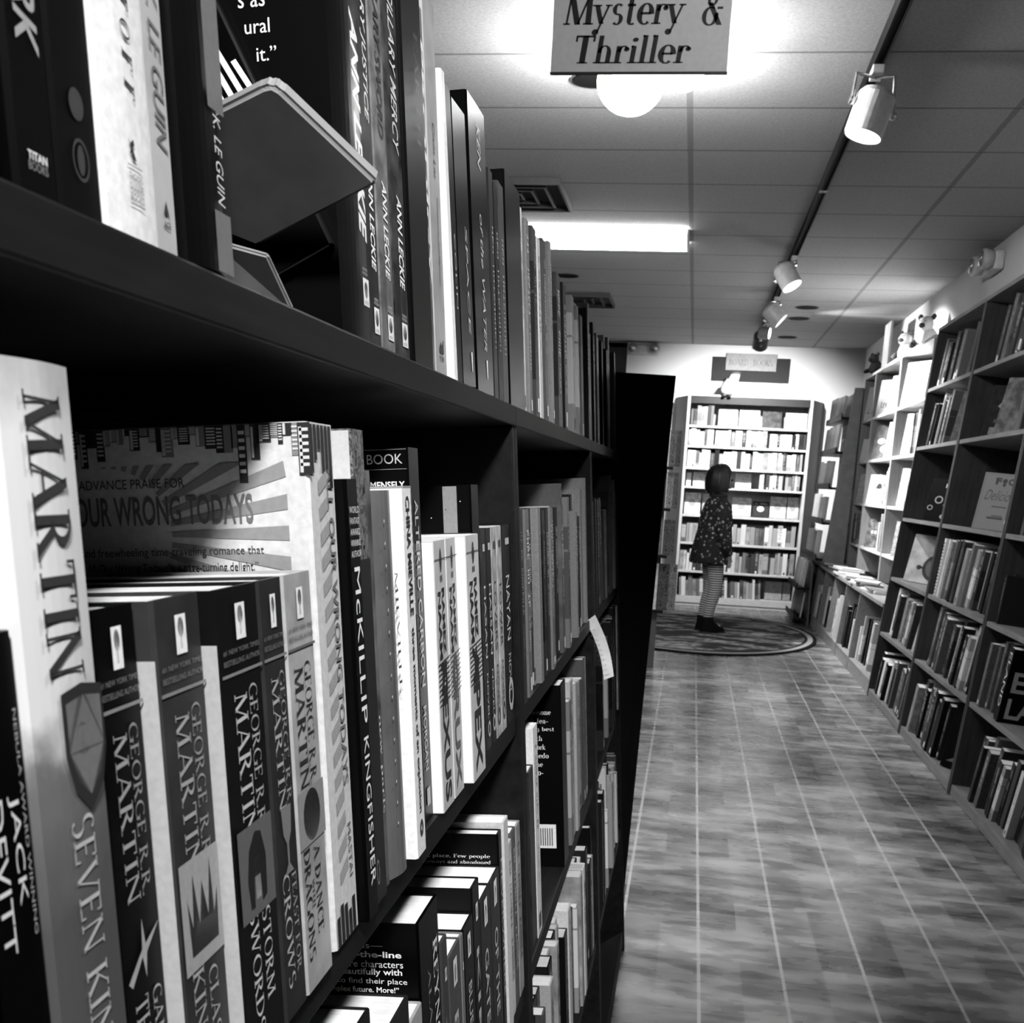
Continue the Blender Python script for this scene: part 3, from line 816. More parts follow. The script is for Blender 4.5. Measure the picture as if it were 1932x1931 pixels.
for k in range(17):                      # printed rays fanning out of the title
    cx, cz = -.112, .232
    p = []
    for aa, far in ((-58+9.2*k, 0), (-58+9.2*k, 1), (-53.6+9.2*k, 1), (-53.6+9.2*k, 0)):
        c_, s_ = math.cos(math.radians(aa)), math.sin(math.radians(aa))
        rr = .035
        if far:
            rr = min(.110, (.100/c_ if c_ > .05 else .108/-c_*.36 if c_ < -.05 else 9), (.036/s_ if s_ > .05 else .030/-s_ if s_ < -.05 else 9))
            rr = max(rr, .036)
        p.append((cx + rr*c_, cz + rr*s_))
    rays.append((poly(*p), 0, 1, 0, 1))
cs(b, rays, .24, 'printed_rays')
o = cs(b, [(tg('ALL OUR WRONG TODAYS', bold=.02), -.150, -.031, .2365, .2520)], .13, 'title_lettering'); o.location.y = -.0002
o = cs(b, [(tg('ADVANCE PRAISE FOR'), -.128, -.068, .2560, .2610)], .03); o.location.y = -.0002
o = cs(b, [(tg('A witty and freewheeling time-traveling romance that'), -.148, -.0265, .2190, .2250), (tg('is such fun. All Our Wrong Todays is a page-turning delight.\u201d'), -.150, -.030, .2105, .2165)], .02); o.location.y = -.0002
chev = []
for k in range(17):
    z = .034 + k*.0135
    chev.append((poly((0, .0), (.5, .45), (.5, 1), (0, .55)), .013, .042, z, z+.0135))
hs(b, chev, .34, 'printed_chevrons')
o = vt(b, 'ALL OUR WRONG TODAYS', .266, .088, .0265, .036, .16, bold=.01); o.location.x = .0003
o = vt(b, 'MASTAI', .065, .034, .029, .035, .12, name='author_lettering'); o.location.x = .0003
sp_ = [(RECT, .002+.007*i, .0075+.007*i, .0008, .008+rg.uniform(.002, .016)) for i in range(5)] + [(RECT, .006*i+.002, .007+.006*i, HT-rg.uniform(.01, .035), HT-.001) for i in range(6)]
o = hs(b, sp_, .015, 'skyline_picture'); o.location.x = .0003

b = Mi(.6120, .0225, .2585, .008, 'black book with large white capitals, shorter than the mottled book behind', prot=.009, d=.12)
vt(b, 'McKILLIP', .209, .118, .006, .0165, .88); vt(b, 'KINGFISHER', .110, .020, .007, .0165, .80, name='second_lettering')
hs(b, [(tg(s), .002, .0205, .2395-.0062*i, .2432-.0062*i) for i, s in enumerate(('WORLD', 'FANTASY', 'AWARD', 'WINNING', 'AUTHOR'))], .75, 'tagline_lettering')
b = Mi(.6350, .0270, .2870, .04, 'tall mottled book with marbled pale cover side and black lower spine', prot=.006, d=.15, style='art', g2=.32, scale=2.2)
cs(b, [(RECT, -.149, -.001, .001, .286)], .52, 'pale_cover_side')
hs(b, [(RECT, .001, .0255, .001, .212)], .008, 'black_panel')
vt(b, 'China Mieville', .208, .070, .0150, .0225, .85, 'serif', bold=.10); vt(b, 'Perdido Street Station', .190, .050, .0045, .0105, .42, 'serif', bold=-.1, name='second_lettering')
hs(b, [(ring_geo(.12), .006, .0125, .012, .028)], .5)
b = Mi(.6625, .0200, .2640, .10, 'grey book with soft dark upper cover beside the mottled book', style='cloud', g2=.30, prot=.003)
vt(b, 'new paris', .113, .049, .009, .0145, .75, 'serif', bold=.10)
b = Mi(.6828, .0445, .2520, .17, 'rounded grey hardback with small dots running down its spine', rnd=.006, rough=.3, prot=.001, style='cloud', g2=.24, scale=.6)
vt(b, 'MIEVILLE', .20, .12, .029, .036, .05, 'serif', bold=-.2)
hs(b, [(DISC, .0085, .0105, .232-.014*i, .234-.014*i) for i in range(15)], .7, 'printed_dots')
b = Mi(.7280, .0270, .2530, .85, 'bright white book with heavy black capitals down its spine', prot=.010)
vt(b, 'CHINA MIEVILLE', .248, .168, .0085, .0185, .02, bold=.03); vt(b, 'three moments of an explosion', .160, .030, .0085, .0175, .03, bold=.03, name='second_lettering'); hs(b, [(ring_geo(.3), .009, .018, .013, .025)], .03)
b = Mi(.7555, .0230, .2530, .80, 'white-topped book with black lower half and dark capitals', prot=.004, style='plain')
hs(b, [(RECT, .0005, .0220, .0005, .165)], .015, 'black_panel')
vt(b, 'EMBASSYTOWN', .247, .150, .0055, .0145, .08, bold=.02); vt(b, 'MIEVILLE', .115, .03, .008, .0145, .10, name='second_lettering')
hs(b, [(RECT, .007, .016, .036, .042)], .7); hs(b, [(RECT, .007, .016, .020, .028)], .7)
b = Mi(.7790, .0260, .2550, .30, 'mid grey book with pale outlined serif title', prot=-.002, style='cloud', g2=.42)
cs(b, [(RECT, -.02, -.001, .001, .20)], .8, 'pale_cover_side')
vt(b, 'CHINA MIEVILLE', .243, .09, .012, .021, .75, 'serif', bold=-.3); vt(b, 'This Census-taker', .09, .02, .010, .017, .75, 'serif', bold=-.2, name='second_lettering')
b = Mi(.8055, .0330, .2825, .012, 'tall black book with stencil capitals, cover lettering showing past its neighbours', d=.15, prot=-.004, rough=.3)
vt(b, 'ALTERED CARBON', .245, .105, .012, .0225, .6, bold=.01); vt(b, 'MORGAN', .09, .04, .012, .021, .55, bold=.01, name='author_lettering')
cs(b, [(tg('THE BOOK'), -.051, -.004, .2710, .2780)], .45); cs(b, [(tg('IMMENSELY', bold=.02), -.035, -.003, .2535, .2585)], .8); cs(b, [(RECT, -.12, -.001, .2810, .2814), (RECT, -.12, -.001, .2670, .2674)], .2, 'cover_rule')
hs(b, [(RECT, .012, .022, .012, .026)], .5)
for y0, wd, s2, extra, lab in ((.8392, .0425, 'NEXUS', 0, 'pale book with heavy black capitals, left of its matching pair'), (.8820, .0400, 'CRUX', 0, 'pale book with grey heavy capitals, middle of the matching three'), (.9325, .0590, 'APEX', 1, 'pale book with a black arrowhead, right of the matching three')):
    b = Mi(y0, wd, .2130, .56, lab, prot=.004 if not extra else .010, style='cloud', g2=.66)
    gi = .015 if s2 != 'CRUX' else .09
    vt(b, s2, .118, .006, wd*.22, wd*.72, gi, bold=.03)
    vt(b, 'RAMEZ', .176, .124, wd*.50, wd*.72, .015, bold=.03, name='author_lettering'); vt(b, 'NAAM', .174, .121, wd*.18, wd*.42, .015, bold=.03, name='author_lettering')
    hs(b, [(RECT, 0, wd, .1985, .1992), (poly((.35, 0), (.65, 0), (1, .5), (.65, 1), (.35, 1), (.1, .5)), wd*.40, wd*.60, .189, .207), (RECT, wd*.42, wd*.48, .1815, .1865), (RECT, wd*.53, wd*.59, .1815, .1865)], .03, 'circuit_symbol')
    hs(b, [(poly((0, 0), (1, .1), (1, .13), (0, .03)), 0, wd, .085+.004*i, .115+.004*i) for i in range(9)] + [((TRI if extra else ring_geo(.3)), wd*.3, wd*.7, .085, .120)], gi, 'line_pattern')
    cs(b, [(RECT, -.02, -.0004, .0005, .2125)], .86, 'white_cover_side')
b = Mi(.9925, .0220, .2130, .10, 'thin grey book beside the pale matching three')
vt(b, 'LARRY NIVEN', .18, .10, .008, .014, .6); vt(b, 'RINGWORLD', .09, .02, .008, .014, .5, name='second_lettering')
b = Mi(1.0150, .0370, .2560, .008, 'tall black book with starry cover rising over the pale three', d=.16)
cs(b, [(DISC, -.12+.0137*i % .11, -.119+.0137*i % .11, .218+(.0071*i) % .034, .219+(.0071*i) % .034) for i in range(12)], .8, 'printed_stars'); cs(b, [(tg('fully.'), -.095, -.077, .237, .2415)], .8); cs(b, [(RECT, -.026, -.013, .001, .255)], .22, 'grey_flap')
vt(b, 'FIRST FIFTEEN LIVES', .165, .03, .012, .024, .85, bold=.01)
for y0, wd, g, lab, s in ((1.0525, .027, .05, 'dark paperback with fine pale titling, right of the starry book', 'HASAN'), (1.080, .029, .03, 'black paperback with ring emblem, fourth before the bookcase joint', 'HASSAN'),
                          (1.1095, .031, .30, 'light grey paperback third before the bookcase joint', 'LOVERS'), (1.141, .031, .33, 'speckled grey paperback second before the bookcase joint', 'TOWER'), (1.1725, .0610, .02, 'broad black paperback against the bookcase joint', 'NAYAN')):
    b = Mi(y0, wd, .2140, g, lab, style='cloud', g2=g*1.7, scale=2, d=.125)
    vt(b, s, .16, .09, wd*.30, wd*.65, .55 if g < .2 else .04); vt(b, 'NOVEL', .075, .03, wd*.35, wd*.6, .5 if g < .2 else .04, name='second_lettering')
    hs(b, [(ring_geo(.2), wd*.25, wd*.75, .012, .012+wd*.6), (RECT, wd*.3, wd*.7, .193, .2)], .45 if g < .2 else .05)

# ---- near bay, third shelf: tops and upper spines
Th = lambda *a, **k: row_left(0, *a, row='third', pg=.80, **k)
Th(.560, .074, .262, .03, 'black-spined book at the bottom left, its white page tops showing', d=.15)
Th(.6365, .088, .228, .04, 'second white-topped book at the bottom left edge', d=.15)
Th(.7265, .034, .206, .45, 'thin light book in front of the black book with white praise text', d=.10)
b = Th(.7620, .0640, .2650, .006, 'tall black book with white praise text on its cover', d=.165, prot=-.001)
vt(b, 'REYNOLDS', .236, .10, .040, .055, .75, 'serif', bold=.15); vt(b, 'ALASTAIR', .22, .11, .022, .030, .3, 'serif', bold=-.1, name='second_lettering')
PR = [('Alastair Reynolds\u2014', -.105, -.0275, .2440, .2500, 0), ('a top-of-the-line', -.082, -.0135, .2368, .2432, .02), ('universe where characters', -.095, -.0125, .2305, .2358, 0), ('and beautifully with', -.078, -.0135, .2232, .2296, .015), ('will have to find their place', -.092, -.010, .2165, .2220, 0), ('in a complex future. More!\u201d', -.085, -.0165, .2095, .2152, .012)]
cs(b, [(tg(s, bold=bo), x0, x1, z0, z1) for s, x0, x1, z0, z1, bo in PR], .8)
for y0, wd, h, g, lab, d, tt in ((.827, .022, .223, .10, 'thin book with a big pale curled capital letter, right of the praise book', .11, 'A'), (.8495, .0475, .200, .13, 'grey paperback with a tiny pale oval mark, right of the curled capital', .11, 'RED'), (.8975, .0135, .199, .25, 'very thin grey paperback wedged beside the oval-mark book', .11, ''),
                             (.9115, .0430, .200, .02, 'black paperback with pale titling and small box mark', .12, 'BLUE MARS'), (.955, .0330, .222, .02, 'black paperback with thin white titling on the third shelf', .13, 'KIM'),
                             (.9885, .0530, .196, .04, 'dark book second before the two-line text book', .11, 'GATES'), (1.042, .0530, .196, .05, 'dark paperback with flame mark on the third shelf', .13, 'OF THE')):
    b = Th(y0, wd, h, g, lab, d=d)
    if tt: vt(b, tt, h*.72, h*.25, wd*.28, wd*.62, .45, bold=.01)
    hs(b, [(RECT, wd*.33, wd*.62, h*.84, h*.84+wd*.5)], .75); hs(b, [(DISC, wd*.40, wd*.55, h*.85, h*.85+wd*.35)], .05, 'publisher_disc')
b = Th(1.0960, .020, .229, .012, 'black book with two lines of white text on the third shelf', d=.155)
vt(b, 'NEVERWHERE', .20, .05, .006, .014, .45)
cs(b, [(tg('There is a dark place. Few people', 'serif', bold=.1), -.125, -.009, .2025, .2075), (tg('the silent passageways and abandoned', 'serif', bold=.1), -.125, -.009, .1960, .2010)], .75)
Th(1.1170, .030, .235, .62, 'pale thick paperback right behind the two-line text book', d=.14, prot=.002)
for y0, wd, h, g, lab in ((1.1475, .028, .200, .45, 'light paperback third from the joint, third shelf'), (1.176, .029, .205, .12, 'grey paperback second from the joint, third shelf'), (1.2055, .033, .202, .30, 'light grey paperback against the joint, third shelf')):
    b = Th(y0, wd, h, g, lab, d=.13, style='cloud')
    print_obj('title_lettering', [(SCR[7][0], SCR[7][1], 0, h*.7, wd*.35, wd*.65)], ink(.03 if g > .2 else .6), b, (EPS, 0, h*.9), (0, 0, -1), (0, 1, 0))
# fourth shelf of the near bay is below the frame

# ---- far bays of the left bookcases
MIXD = (.02, .02, .05, .05, .12, .12, .25, .45, .7)
GT, GMd, G3, G4 = 'books along the top of the left bookcases', 'books on the middle shelf of the left bookcases', 'books on the third shelf of the left bookcases', 'books on the fourth shelf of the left bookcases'
b = T(1.262, .112, .247, .008, 'broad black boxed book with pale strip, first past the bookcase joint', d=.18, rough=.3)
cs(b, [(RECT, -.024, -.012, .15, .235)], .22, 'pale_strip')
fill_row(F_LEFT, 1.376, 1.66, ZT, 11, 'near top of middle dark bookcase', GT, (.215, .255), (.02, .036), (.13, .16), (.05, .12, .25, .7, .45), mark=.9, cat='novel')
fill_row(F_LEFT, 1.665, 2.19, ZT, 12, 'far top of middle dark bookcase', GT, (.205, .255), (.025, .048), (.13, .17), (.02, .05, .12, .7, .45, .25), cat='novel')
fill_row(F_LEFT, 2.195, 2.975, ZT, 13, 'top beside black end panel', GT, (.19, .265), (.024, .045), (.13, .17), (.02, .05, .12, .45, .7, .12), cat='novel')
for (a, b_, nm, sd) in ((1.279, 2.179, 'middle dark bookcase', 20), (2.222, 2.968, 'dark bookcase by end panel', 40)):
    dense = (.02, .05, .05, .12, .25, .45) if sd == 20 else (.02, .05, .12, .25, .12)
    yy, i = fill_row(F_LEFT, a+.004, a+(.50 if sd == 20 else .30), ZM, sd, 'middle shelf of ' + nm, GMd, (.222, .230), (.018, .034), (.12, .14), dense, mark=.95, cat='novel')
    fill_row(F_LEFT, yy+.001, b_-.003, ZM, sd+1, 'middle shelf of ' + nm, GMd, (.20, .285), (.018, .036), (.12, .15), dense, start=i, cat='novel')
    if sd == 20:
        yy, i = fill_row(F_LEFT, a+.004, 1.44, Z3, sd+2, 'third shelf of ' + nm, G3, (.23, .30), (.03, .05), (.10, .13), (.7, .45, .05, .7), prots=(-.02, .0), cat='novel')
        b = book(F_LEFT, 1.662, .062, .285, .17, 0, Z3+.0006, 0, 'broad black book with cover text, third shelf beyond the bookcase joint', G3, cover_mat(.012), cat='novel')
        cs(b, [(tg(t_, 'serif', bold=0), -.062, -.062+.0046*len(t_), .240-.0135*q, .248-.0135*q) for q, t_ in enumerate(('An awesome', 'book fea-', 'turing best', 'of each', 'new work', 'finished,', 'and one', 'or two-'))], .9)
        cs(b, [(RECT, -.050, -.012, .030, .068)], .8, 'barcode_label'); o = cs(b, [(RECT, -.047+.0035*q, -.0455+.0035*q, .034, .062) for q in range(9)], .02, 'barcode'); o.location.y = -.0003
        fill_row(F_LEFT, 1.727, b_-.003, Z3, sd+9, 'third shelf of ' + nm, G3, (.22, .275), (.03, .05), (.12, .16), (.7, .45, .05, .12, .45), prots=(-.01, .004), start=i+1, cat='novel')
    else:
        fill_row(F_LEFT, a+.004, b_-.003, Z3, sd+2, 'third shelf of ' + nm, G3, (.19, .285), (.025, .045), (.12, .16), (.02, .02, .05, .12, .45), prots=(-.02, .004), cat='novel')
    fill_row(F_LEFT, a+.004, b_-.003, Z4, sd+3, 'fourth shelf of ' + nm, G4, (.18, .255), (.02, .042), (.12, .16), (.02, .05, .12, .45, .7), prots=(-.02, .004), cat='novel')

# ---- striped face-out book and the tilted grey card holder among the near top books
def slab(name, quad, th, m, parent=None, bev=.003):
    """bevelled slab on four corner points"""
    q = [Vector(p) for p in quad]
    n = (q[1]-q[0]).cross(q[3]-q[0]).normalized()*th
    bm = bmesh.new()
    a = [bm.verts.new(p) for p in q]; b2 = [bm.verts.new(p+n) for p in q]
    bm.faces.new(list(reversed(a))); bm.faces.new(b2)
    for i in range(4): bm.faces.new((a[i], a[(i+1) % 4], b2[(i+1) % 4], b2[i]))
    if bev: bmesh.ops.bevel(bm, geom=bm.edges[:], offset=bev, segments=3, affect='EDGES')
    return mobj(name, bm, m, parent)
t = empty('card_holder')
tag(t, 'plain grey bent card holder tilted out over the top shelf edge', 'holder')
HOLD = grey(.22, .5, .2)
pl = prism(bmesh.new(), [(-.0558, .0246), (-.0544, -.0187), (-.0499, -.0326), (-.0286, -.0436), (.0491, -.0022), (.0111, .0488), (.0071, .0515), (.0022, .0504)], -.0095, 0)
bmesh.ops.bevel(pl, geom=pl.edges[:], offset=.0022, segments=3, affect='EDGES')
ca, sa = math.cos(.9), math.sin(.9)
PM = Matrix(((1, 0, 0, -.22), (0, -sa, -ca, .592), (0, ca, -sa, 1.425), (0, 0, 0, 1)))
mobj('tilted_plate', pl, HOLD, t, PM)
slab('foot_plate', [(-.2640, .630, 1.3650), (-.2290, .630, 1.3650), (-.2337, .603, 1.3890), (-.2640, .603, 1.3960)], -.004, HOLD, t, .0012)
b = book(F_LEFT, 0, .0090, .235, .11, label='dark thin book with slanted white stripes on its cover, behind the grey card holder', group=GT, mat=cover_mat(.008, 'plain', None, .3), cat='novel', M=F_LEFT @ Matrix.Translation((.000, .6375, ZT+.0475)) @ Matrix.Rotation(-.42, 4, 'Y'))
cs(b, [(poly((0, 1), (.42, 1), (1, 0), (.58, 0)), -.0445+.0062*i, -.0370+.0062*i, .078, .170-.010*i) for i in range(7)], .8, 'printed_stripes')

# ---- paper tag curling from the middle shelf
t = empty('shelf_tag')
tag(t, 'white printed paper tag curling down from the middle shelf edge', 'tag')
bm = bmesh.new()
prev = None
for i in range(9):
    u = i/8
    cx = -.177 + .042*u + .006*math.sin(u*PI); cz = 1.022 - .117*u
    hw = .0085 + .001*u
    cy = 2.150 + .012*math.sin(u*2.6)
    va = bm.verts.new((cx-hw, cy+.004, cz-.005*(1-u)-.004)); vb = bm.verts.new((cx+hw, cy-.004, cz+.006))
    if prev: bm.faces.new((prev[0], va, vb, prev[1]))
    prev = (va, vb)
o = mobj('paper_strip', bm, grey(.82, .7), t)
o.modifiers.new('thickness', 'SOLIDIFY').thickness = .0004
print_obj('printed_lines', [(SCR[i % 16][0], SCR[i % 16][1], -.0065, .0055, -.0022-.0095*i, .0004-.0095*i) for i in range(10)], ink(.1), t, (-.171, 2.1435, .999), (1, 0, .25), (-.36, -.09, 1.0))

# ------------------------------------------------------------------ right bookcases: books
WS = (.02, .045)
RR = 'books in the oak bookcases'
CN = ('oak bookcase by low cabinet', 'second oak bookcase', 'nearest oak bookcase')
SHN = ('bottom shelf', 'second shelf up', 'third shelf up', 'fourth shelf up', 'fifth shelf up', 'top shelf')
def rrow(c, k, a, b_, seed, hh, tones, ws=(.022, .05), lean=0.0, start=0):
    Yl, Yr = RB[c][0], RB[c][1]
    return fill_row(F_RIGHT, -Yl+.024+a, -Yl+.024+b_, RZ[k], seed, '%s, %s' % (SHN[k], CN[c]), RR, hh, ws, (.16, .21), tones, prots=(-.07, -.004), leans=lean, start=start, styles=('plain', 'plain', 'cloud', 'art', 'bands'))
RT = (.02, .02, .05, .05, .12, .7)
PT = (.05, .12, .25, .45, .7, .85)
# beside the low cabinet
rrow(0, 5, .10, .98, 61, (.24, .31), (.02, .05, .12, .25, .12), (.03, .09), -.2)
rrow(0, 4, .12, .66, 62, (.24, .32), (.02, .05, .12, .45, .12), (.03, .06), -.2)
b = face_book(F_RIGHT, -6.70, .20, .29, .018, RZ[4], 'tall grey book standing open-faced, fifth shelf up beside the low cabinet', cover_mat(.10, 'cloud', .18), prot=-.04, yaw=.75, group=RR)
b = face_book(F_RIGHT, -7.02, .24, .25, .02, RZ[3], 'black face-out book with spaced pale letters and round pictures', cover_mat(.006, 'plain'), prot=-.04, yaw=.8, group=RR)
fc(b, [(tg('NASI'), .40, .92, .80, .90)], .6, 'title_lettering'); fc(b, [(ring_geo(.15), .2, .42, .42, .60), (ring_geo(.15), .05, .2, .25, .37), (DISC, .46, .55, .36, .44), (ring_geo(.15), .62, .84, .18, .38), (DISC, .45, .56, .08, .18), (ring_geo(.12), .75, .95, .45, .6)], .28)
b = face_book(F_RIGHT, -7.22, .27, .29, .022, RZ[2], 'pale face-out book with a dark round pan on its cover', cover_mat(.40, 'cloud', .62, scale=.4), prot=-.04, yaw=.85, group=RR)
fc(b, [(DISC, .38, 1.0, .06, .62), (DISC, .24, .36, .27, .37), (RECT, .3, .5, .30, .34)], .012); o = fc(b, [(DISC, .46, .92, .13, .55)], .07, 'pan_contents'); o.location.y = .0003
rrow(0, 1, .10, .80, 63, (.24, .30), PT, (.03, .07), -.18)
b = face_book(F_RIGHT, -6.58, .22, .27, .02, RZ[1], 'light face-out book with a dark blot, second shelf beside the low cabinet', cover_mat(.5, 'cloud', .75, scale=.5), prot=-.04, yaw=.8, group=RR)
fc(b, [(DISC, .5, .95, .2, .6)], .06)
rrow(0, 0, .08, 1.05, 64, (.22, .29), (.02, .05, .02, .12, .7), (.03, .07), -.2)
# second
rrow(1, 5, .25, 1.10, 65, (.26, .32), (.02, .05, .12, .05), (.04, .10), -.2)
b = face_book(F_RIGHT, -6.0, .24, .26, .02, RZ[4], 'dark face-out book with a grey bird shape', cover_mat(.03, 'cloud', .06), prot=-.04, yaw=.75, group=RR)
fc(b, [(poly((.0, .3), (.3, .75), (.6, 1), (1, .8), (.9, .35), (.6, .0), (.3, .1)), .2, .85, .45, .95)], .20, 'bird_picture'); fc(b, [(SCR[2], .2, .8, .28, .36), (RECT, .15, .42, .06, .2), (RECT, .5, .8, .06, .2)], .14, 'title_lettering')
b = face_book(F_RIGHT, -5.74, .22, .27, .03, RZ[4], 'grey face-out book right of the bird book', cover_mat(.14, 'cloud', .3), prot=-.04, yaw=.7, group=RR)
rrow(1, 4, .98, 1.16, 66, (.24, .3), (.25, .45, .7, .12), (.03, .05), -.10, start=2)
b = face_book(F_RIGHT, -5.80, .215, .27, .018, RZ[3], 'cream face-out book with bold heading, script line and round sticker', cover_mat(.34, 'plain'), prot=-.04, yaw=.8, back=.10, group=RR)
fc(b, [(tg('F', bold=.06), .30, .44, .80, .92), (DISC, .46, .58, .83, .91), (DISC, .48, .56, .77, .84), (tg('CK', bold=.06), .60, .90, .80, .92)], .02, 'title_lettering'); fc(b, [(tg('Delicious', shear=.5), .12, .92, .52, .70)], .06, 'script_lettering')
fc(b, [(RECT, .35, .70, .40, .42), (RECT, .40, .66, .24, .26), (RECT, .30, .68, .19, .23)], .04, 'small_lettering'); fc(b, [(ring_geo(.06), .0, .0, .0, .0), (RECT, .04, .05, .03, .97), (RECT, .05, .95, .965, .972), (RECT, .95, .96, .03, .97)], .12, 'printed_border')
fc(b, [(DISC, .74, 1.0, .06, .28)], .85, 'sticker'); o = fc(b, [(RECT, .84, .92, .12, .23)], .2, 'sticker_mark'); o.location.y = .0003
y_, i_ = rrow(1, 2, .10, .95, 67, (.27, .31), PT + (.05, .02), (.035, .07), -.15)
def spiral(F, y, z, label):
    b = book(F, y, .035, .30, .22, -.02, z+.0006, -.05, label, RR, cover_mat(.75))
    bm = bmesh.new()
    for k in range(16):
        tube_bm([(.004+.010*math.cos(a), .006+.014*math.sin(a)+.01, .015+.0175*k) for a in [2*PI*q/10 for q in range(11)]], .0022, 6, bm)
    mobj('spiral_binding', bm, BLACKMETAL, b)
spiral(F_RIGHT, -RB[1][0]+.05, RZ[2], 'white spiral-bound book at the left of its row')
rrow(1, 1, .08, 1.10, 68, (.25, .32), (.02, .05, .12, .02, .7, .12), (.03, .06), -.2)
rrow(1, 0, .08, .78, 69, (.25, .31), (.02, .05, .02, .12, .45), (.035, .07), -.2)
b = face_book(F_RIGHT, -5.42, .25, .31, .03, RZ[0], 'large black face-out book with small round badge, bottom shelf', cover_mat(.012, 'plain'), prot=-.04, yaw=.75, back=.14, group=RR)
fc(b, [(DISC, .42, .58, .66, .80)], .16, 'badge'); fc(b, [(poly((0, 0), (1, 0), (.8, .5), (.3, .6)), .1, .8, .10, .26)], .10)
# nearest
rrow(2, 2, .02, .10, 70, (.2, .25), (.05,), (.02, .03))
b = book(F_RIGHT, -4.74, .06, .31, .22, -.02, RZ[1]+.0006, -.10, 'thick black book with pale capitals, nearest oak bookcase second shelf', RR, cover_mat(.02, 'plain'))
vt(b, 'VIKING CUPBOARD', .29, .03, .015, .045, .6)
b = book(F_RIGHT, -4.66, .05, .30, .23, .0, RZ[1]+.0006, -.12, 'black book with tall white capitals at the right edge', RR, cover_mat(.012, 'plain'))
vt(b, 'ELAND', .28, .06, .01, .04, .7); fc(b, [(tg('LAN', bold=.02), .1, .9, .06, .34), (tg('EL', bold=.02), .1, .6, .42, .7)], .6, 'cover_lettering')
rrow(2, 1, .04, .30, 71, (.24, .3), (.02, .05, .45, .12), (.03, .05), -.10)
rrow(2, 0, .10, 1.10, 72, (.22, .30), (.02, .05, .02, .12, .05, .7), (.025, .05), -.2)
rrow(2, 3, .06, .20, 73, (.25, .3), (.05, .12), (.03, .05))
rrow(2, 5, .06, 1.10, 74, (.25, .31), (.02, .05, .12), (.03, .08), -.08)

# ------------------------------------------------------------------ low cabinet, recessed shelves and the far corner unit on the right
r = empty('low_cabinet', F_RIGHT @ Matrix.Translation((0, -12.05, 0)))
tag(r, 'low wooden cabinet along the right wall with flat books on top', 'cabinet')
Lc = 12.05 - 7.49
mobj('worktop', box_bm(-.42, .012, 0, Lc, .575, .600, .002), CAB, r)
for yv in (0, .62, 1.30, 2.0, 2.75, 3.5, Lc-.02): mobj('divider', box_bm(-.40, 0, yv, yv+.02, 0, .5745), CAB, r)
mobj('kickboard', box_bm(-.03, -.004, .0205, Lc-.0205, 0, .085), CAB, r)
dv = (0, .62, 1.30, 2.0, 2.75, 3.5, Lc-.02)
for a, b_ in zip(dv, dv[1:]):
    mobj('shelf', box_bm(-.395, -.002, a+.0203, b_-.0003, .072, .092, .001), CAB, r)
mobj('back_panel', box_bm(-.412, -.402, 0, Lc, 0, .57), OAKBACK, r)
cell = 0
for a, b_ in zip(dv, dv[1:]):
    cell += 1
    w_ = ['far end', 'second', 'third', 'fourth', 'fifth', 'sixth and nearest'][cell-1]
    fill_row(F_RIGHT, -12.05+a+.03, -12.05+a+.03+(b_-a)*.62, .092, 80+cell, 'low cabinet, %s compartment' % w_, 'books in the low cabinet', (.24, .36), (.03, .06), (.18, .24), (.02, .05, .7, .85, .45, .25), prots=(-.09, -.02), cat='picture book', mark=.4)
rg = random.Random(3)
for i, (yy, X, n) in enumerate(((-10.80, -.09, 3), (-10.38, -.10, 2), (-9.90, -.08, 3), (-9.40, -.10, 2), (-8.90, -.09, 3), (-8.35, -.10, 2))):
    z = .602
    for k in range(n):
        th, W, H = rg.uniform(.008, .022), rg.uniform(.17, .22), rg.uniform(.22, .3)
        g = rg.choice((.3, .55, .75, .85, .12))
        M = F_RIGHT @ Matrix.Translation((X+W/2, yy, z+.0005)) @ Matrix.Rotation(rg.uniform(-.25, .25), 4, 'Z') @ Matrix.Rotation(PI/2, 4, 'X') @ Matrix.Rotation(PI/2, 4, 'Y')
        M = F_RIGHT @ Matrix.Translation((X+W/2, yy, z+.0008)) @ Matrix.Rotation(rg.uniform(-.25, .25), 4, 'Z') @ Matrix(((1, 0, 0, 0), (0, 0, -1, 0), (0, 1, 0, 0), (0, 0, 0, 1)))
        M = M @ Matrix.Translation((0, 0, -H/2))
        book(F_RIGHT, 0, th, H, W, label='%s picture book lying flat, %s in %s pile from back wall' % (TONES[min(TONES, key=lambda t: abs(t-g))], ('lowest', 'second up', 'topmost')[k], ORD[i]), group='flat books on the low cabinet', mat=cover_mat(g, 'cloud', g*.8), cat='picture book', M=M)
        z += th + .0012

RCZ = (.835, 1.20, 1.572, 1.935)
RC = ((-10.98, -10.355, 'recessed shelf unit by the grey side panel'), (-10.35, -9.145, 'recessed shelf unit in the middle, with the bright tree book'), (-9.14, -7.93, 'recessed shelf unit next to the tall oak bookcase'))
rm = (PALEWOOD, wood_mat('mid_wood_upright', .22, .34, .45, 'z'), OAKBACK)
for a, b_, lab in RC:
    bookcase(F_RECESS @ Matrix.Translation((0, 0, .612)), lab, 'recessed shelves along the right wall', a, b_, tuple(z-.612 for z in RCZ), 2.30-.612, .195, rm, kick=False)
RG2 = 'face-out picture books on the recessed shelves'
def rface(y, W, H, k, label, mat, yaw=.50, prot=-.010):
    return face_book(F_RECESS, y, W, H, .012, RCZ[k], label, mat, prot=prot, back=.12, yaw=yaw, group=RG2, cat='picture book')
b = rface(-10.90, .25, .30, 3, 'white picture book with two large letters by the grey side panel', cover_mat(.85)); fc(b, [(tg('LM', bold=.03), .45, 1.0, .70, .92), (SCR[3], .1, .85, .2, .34), (DISC, .4, .6, .16, .3)], .06)
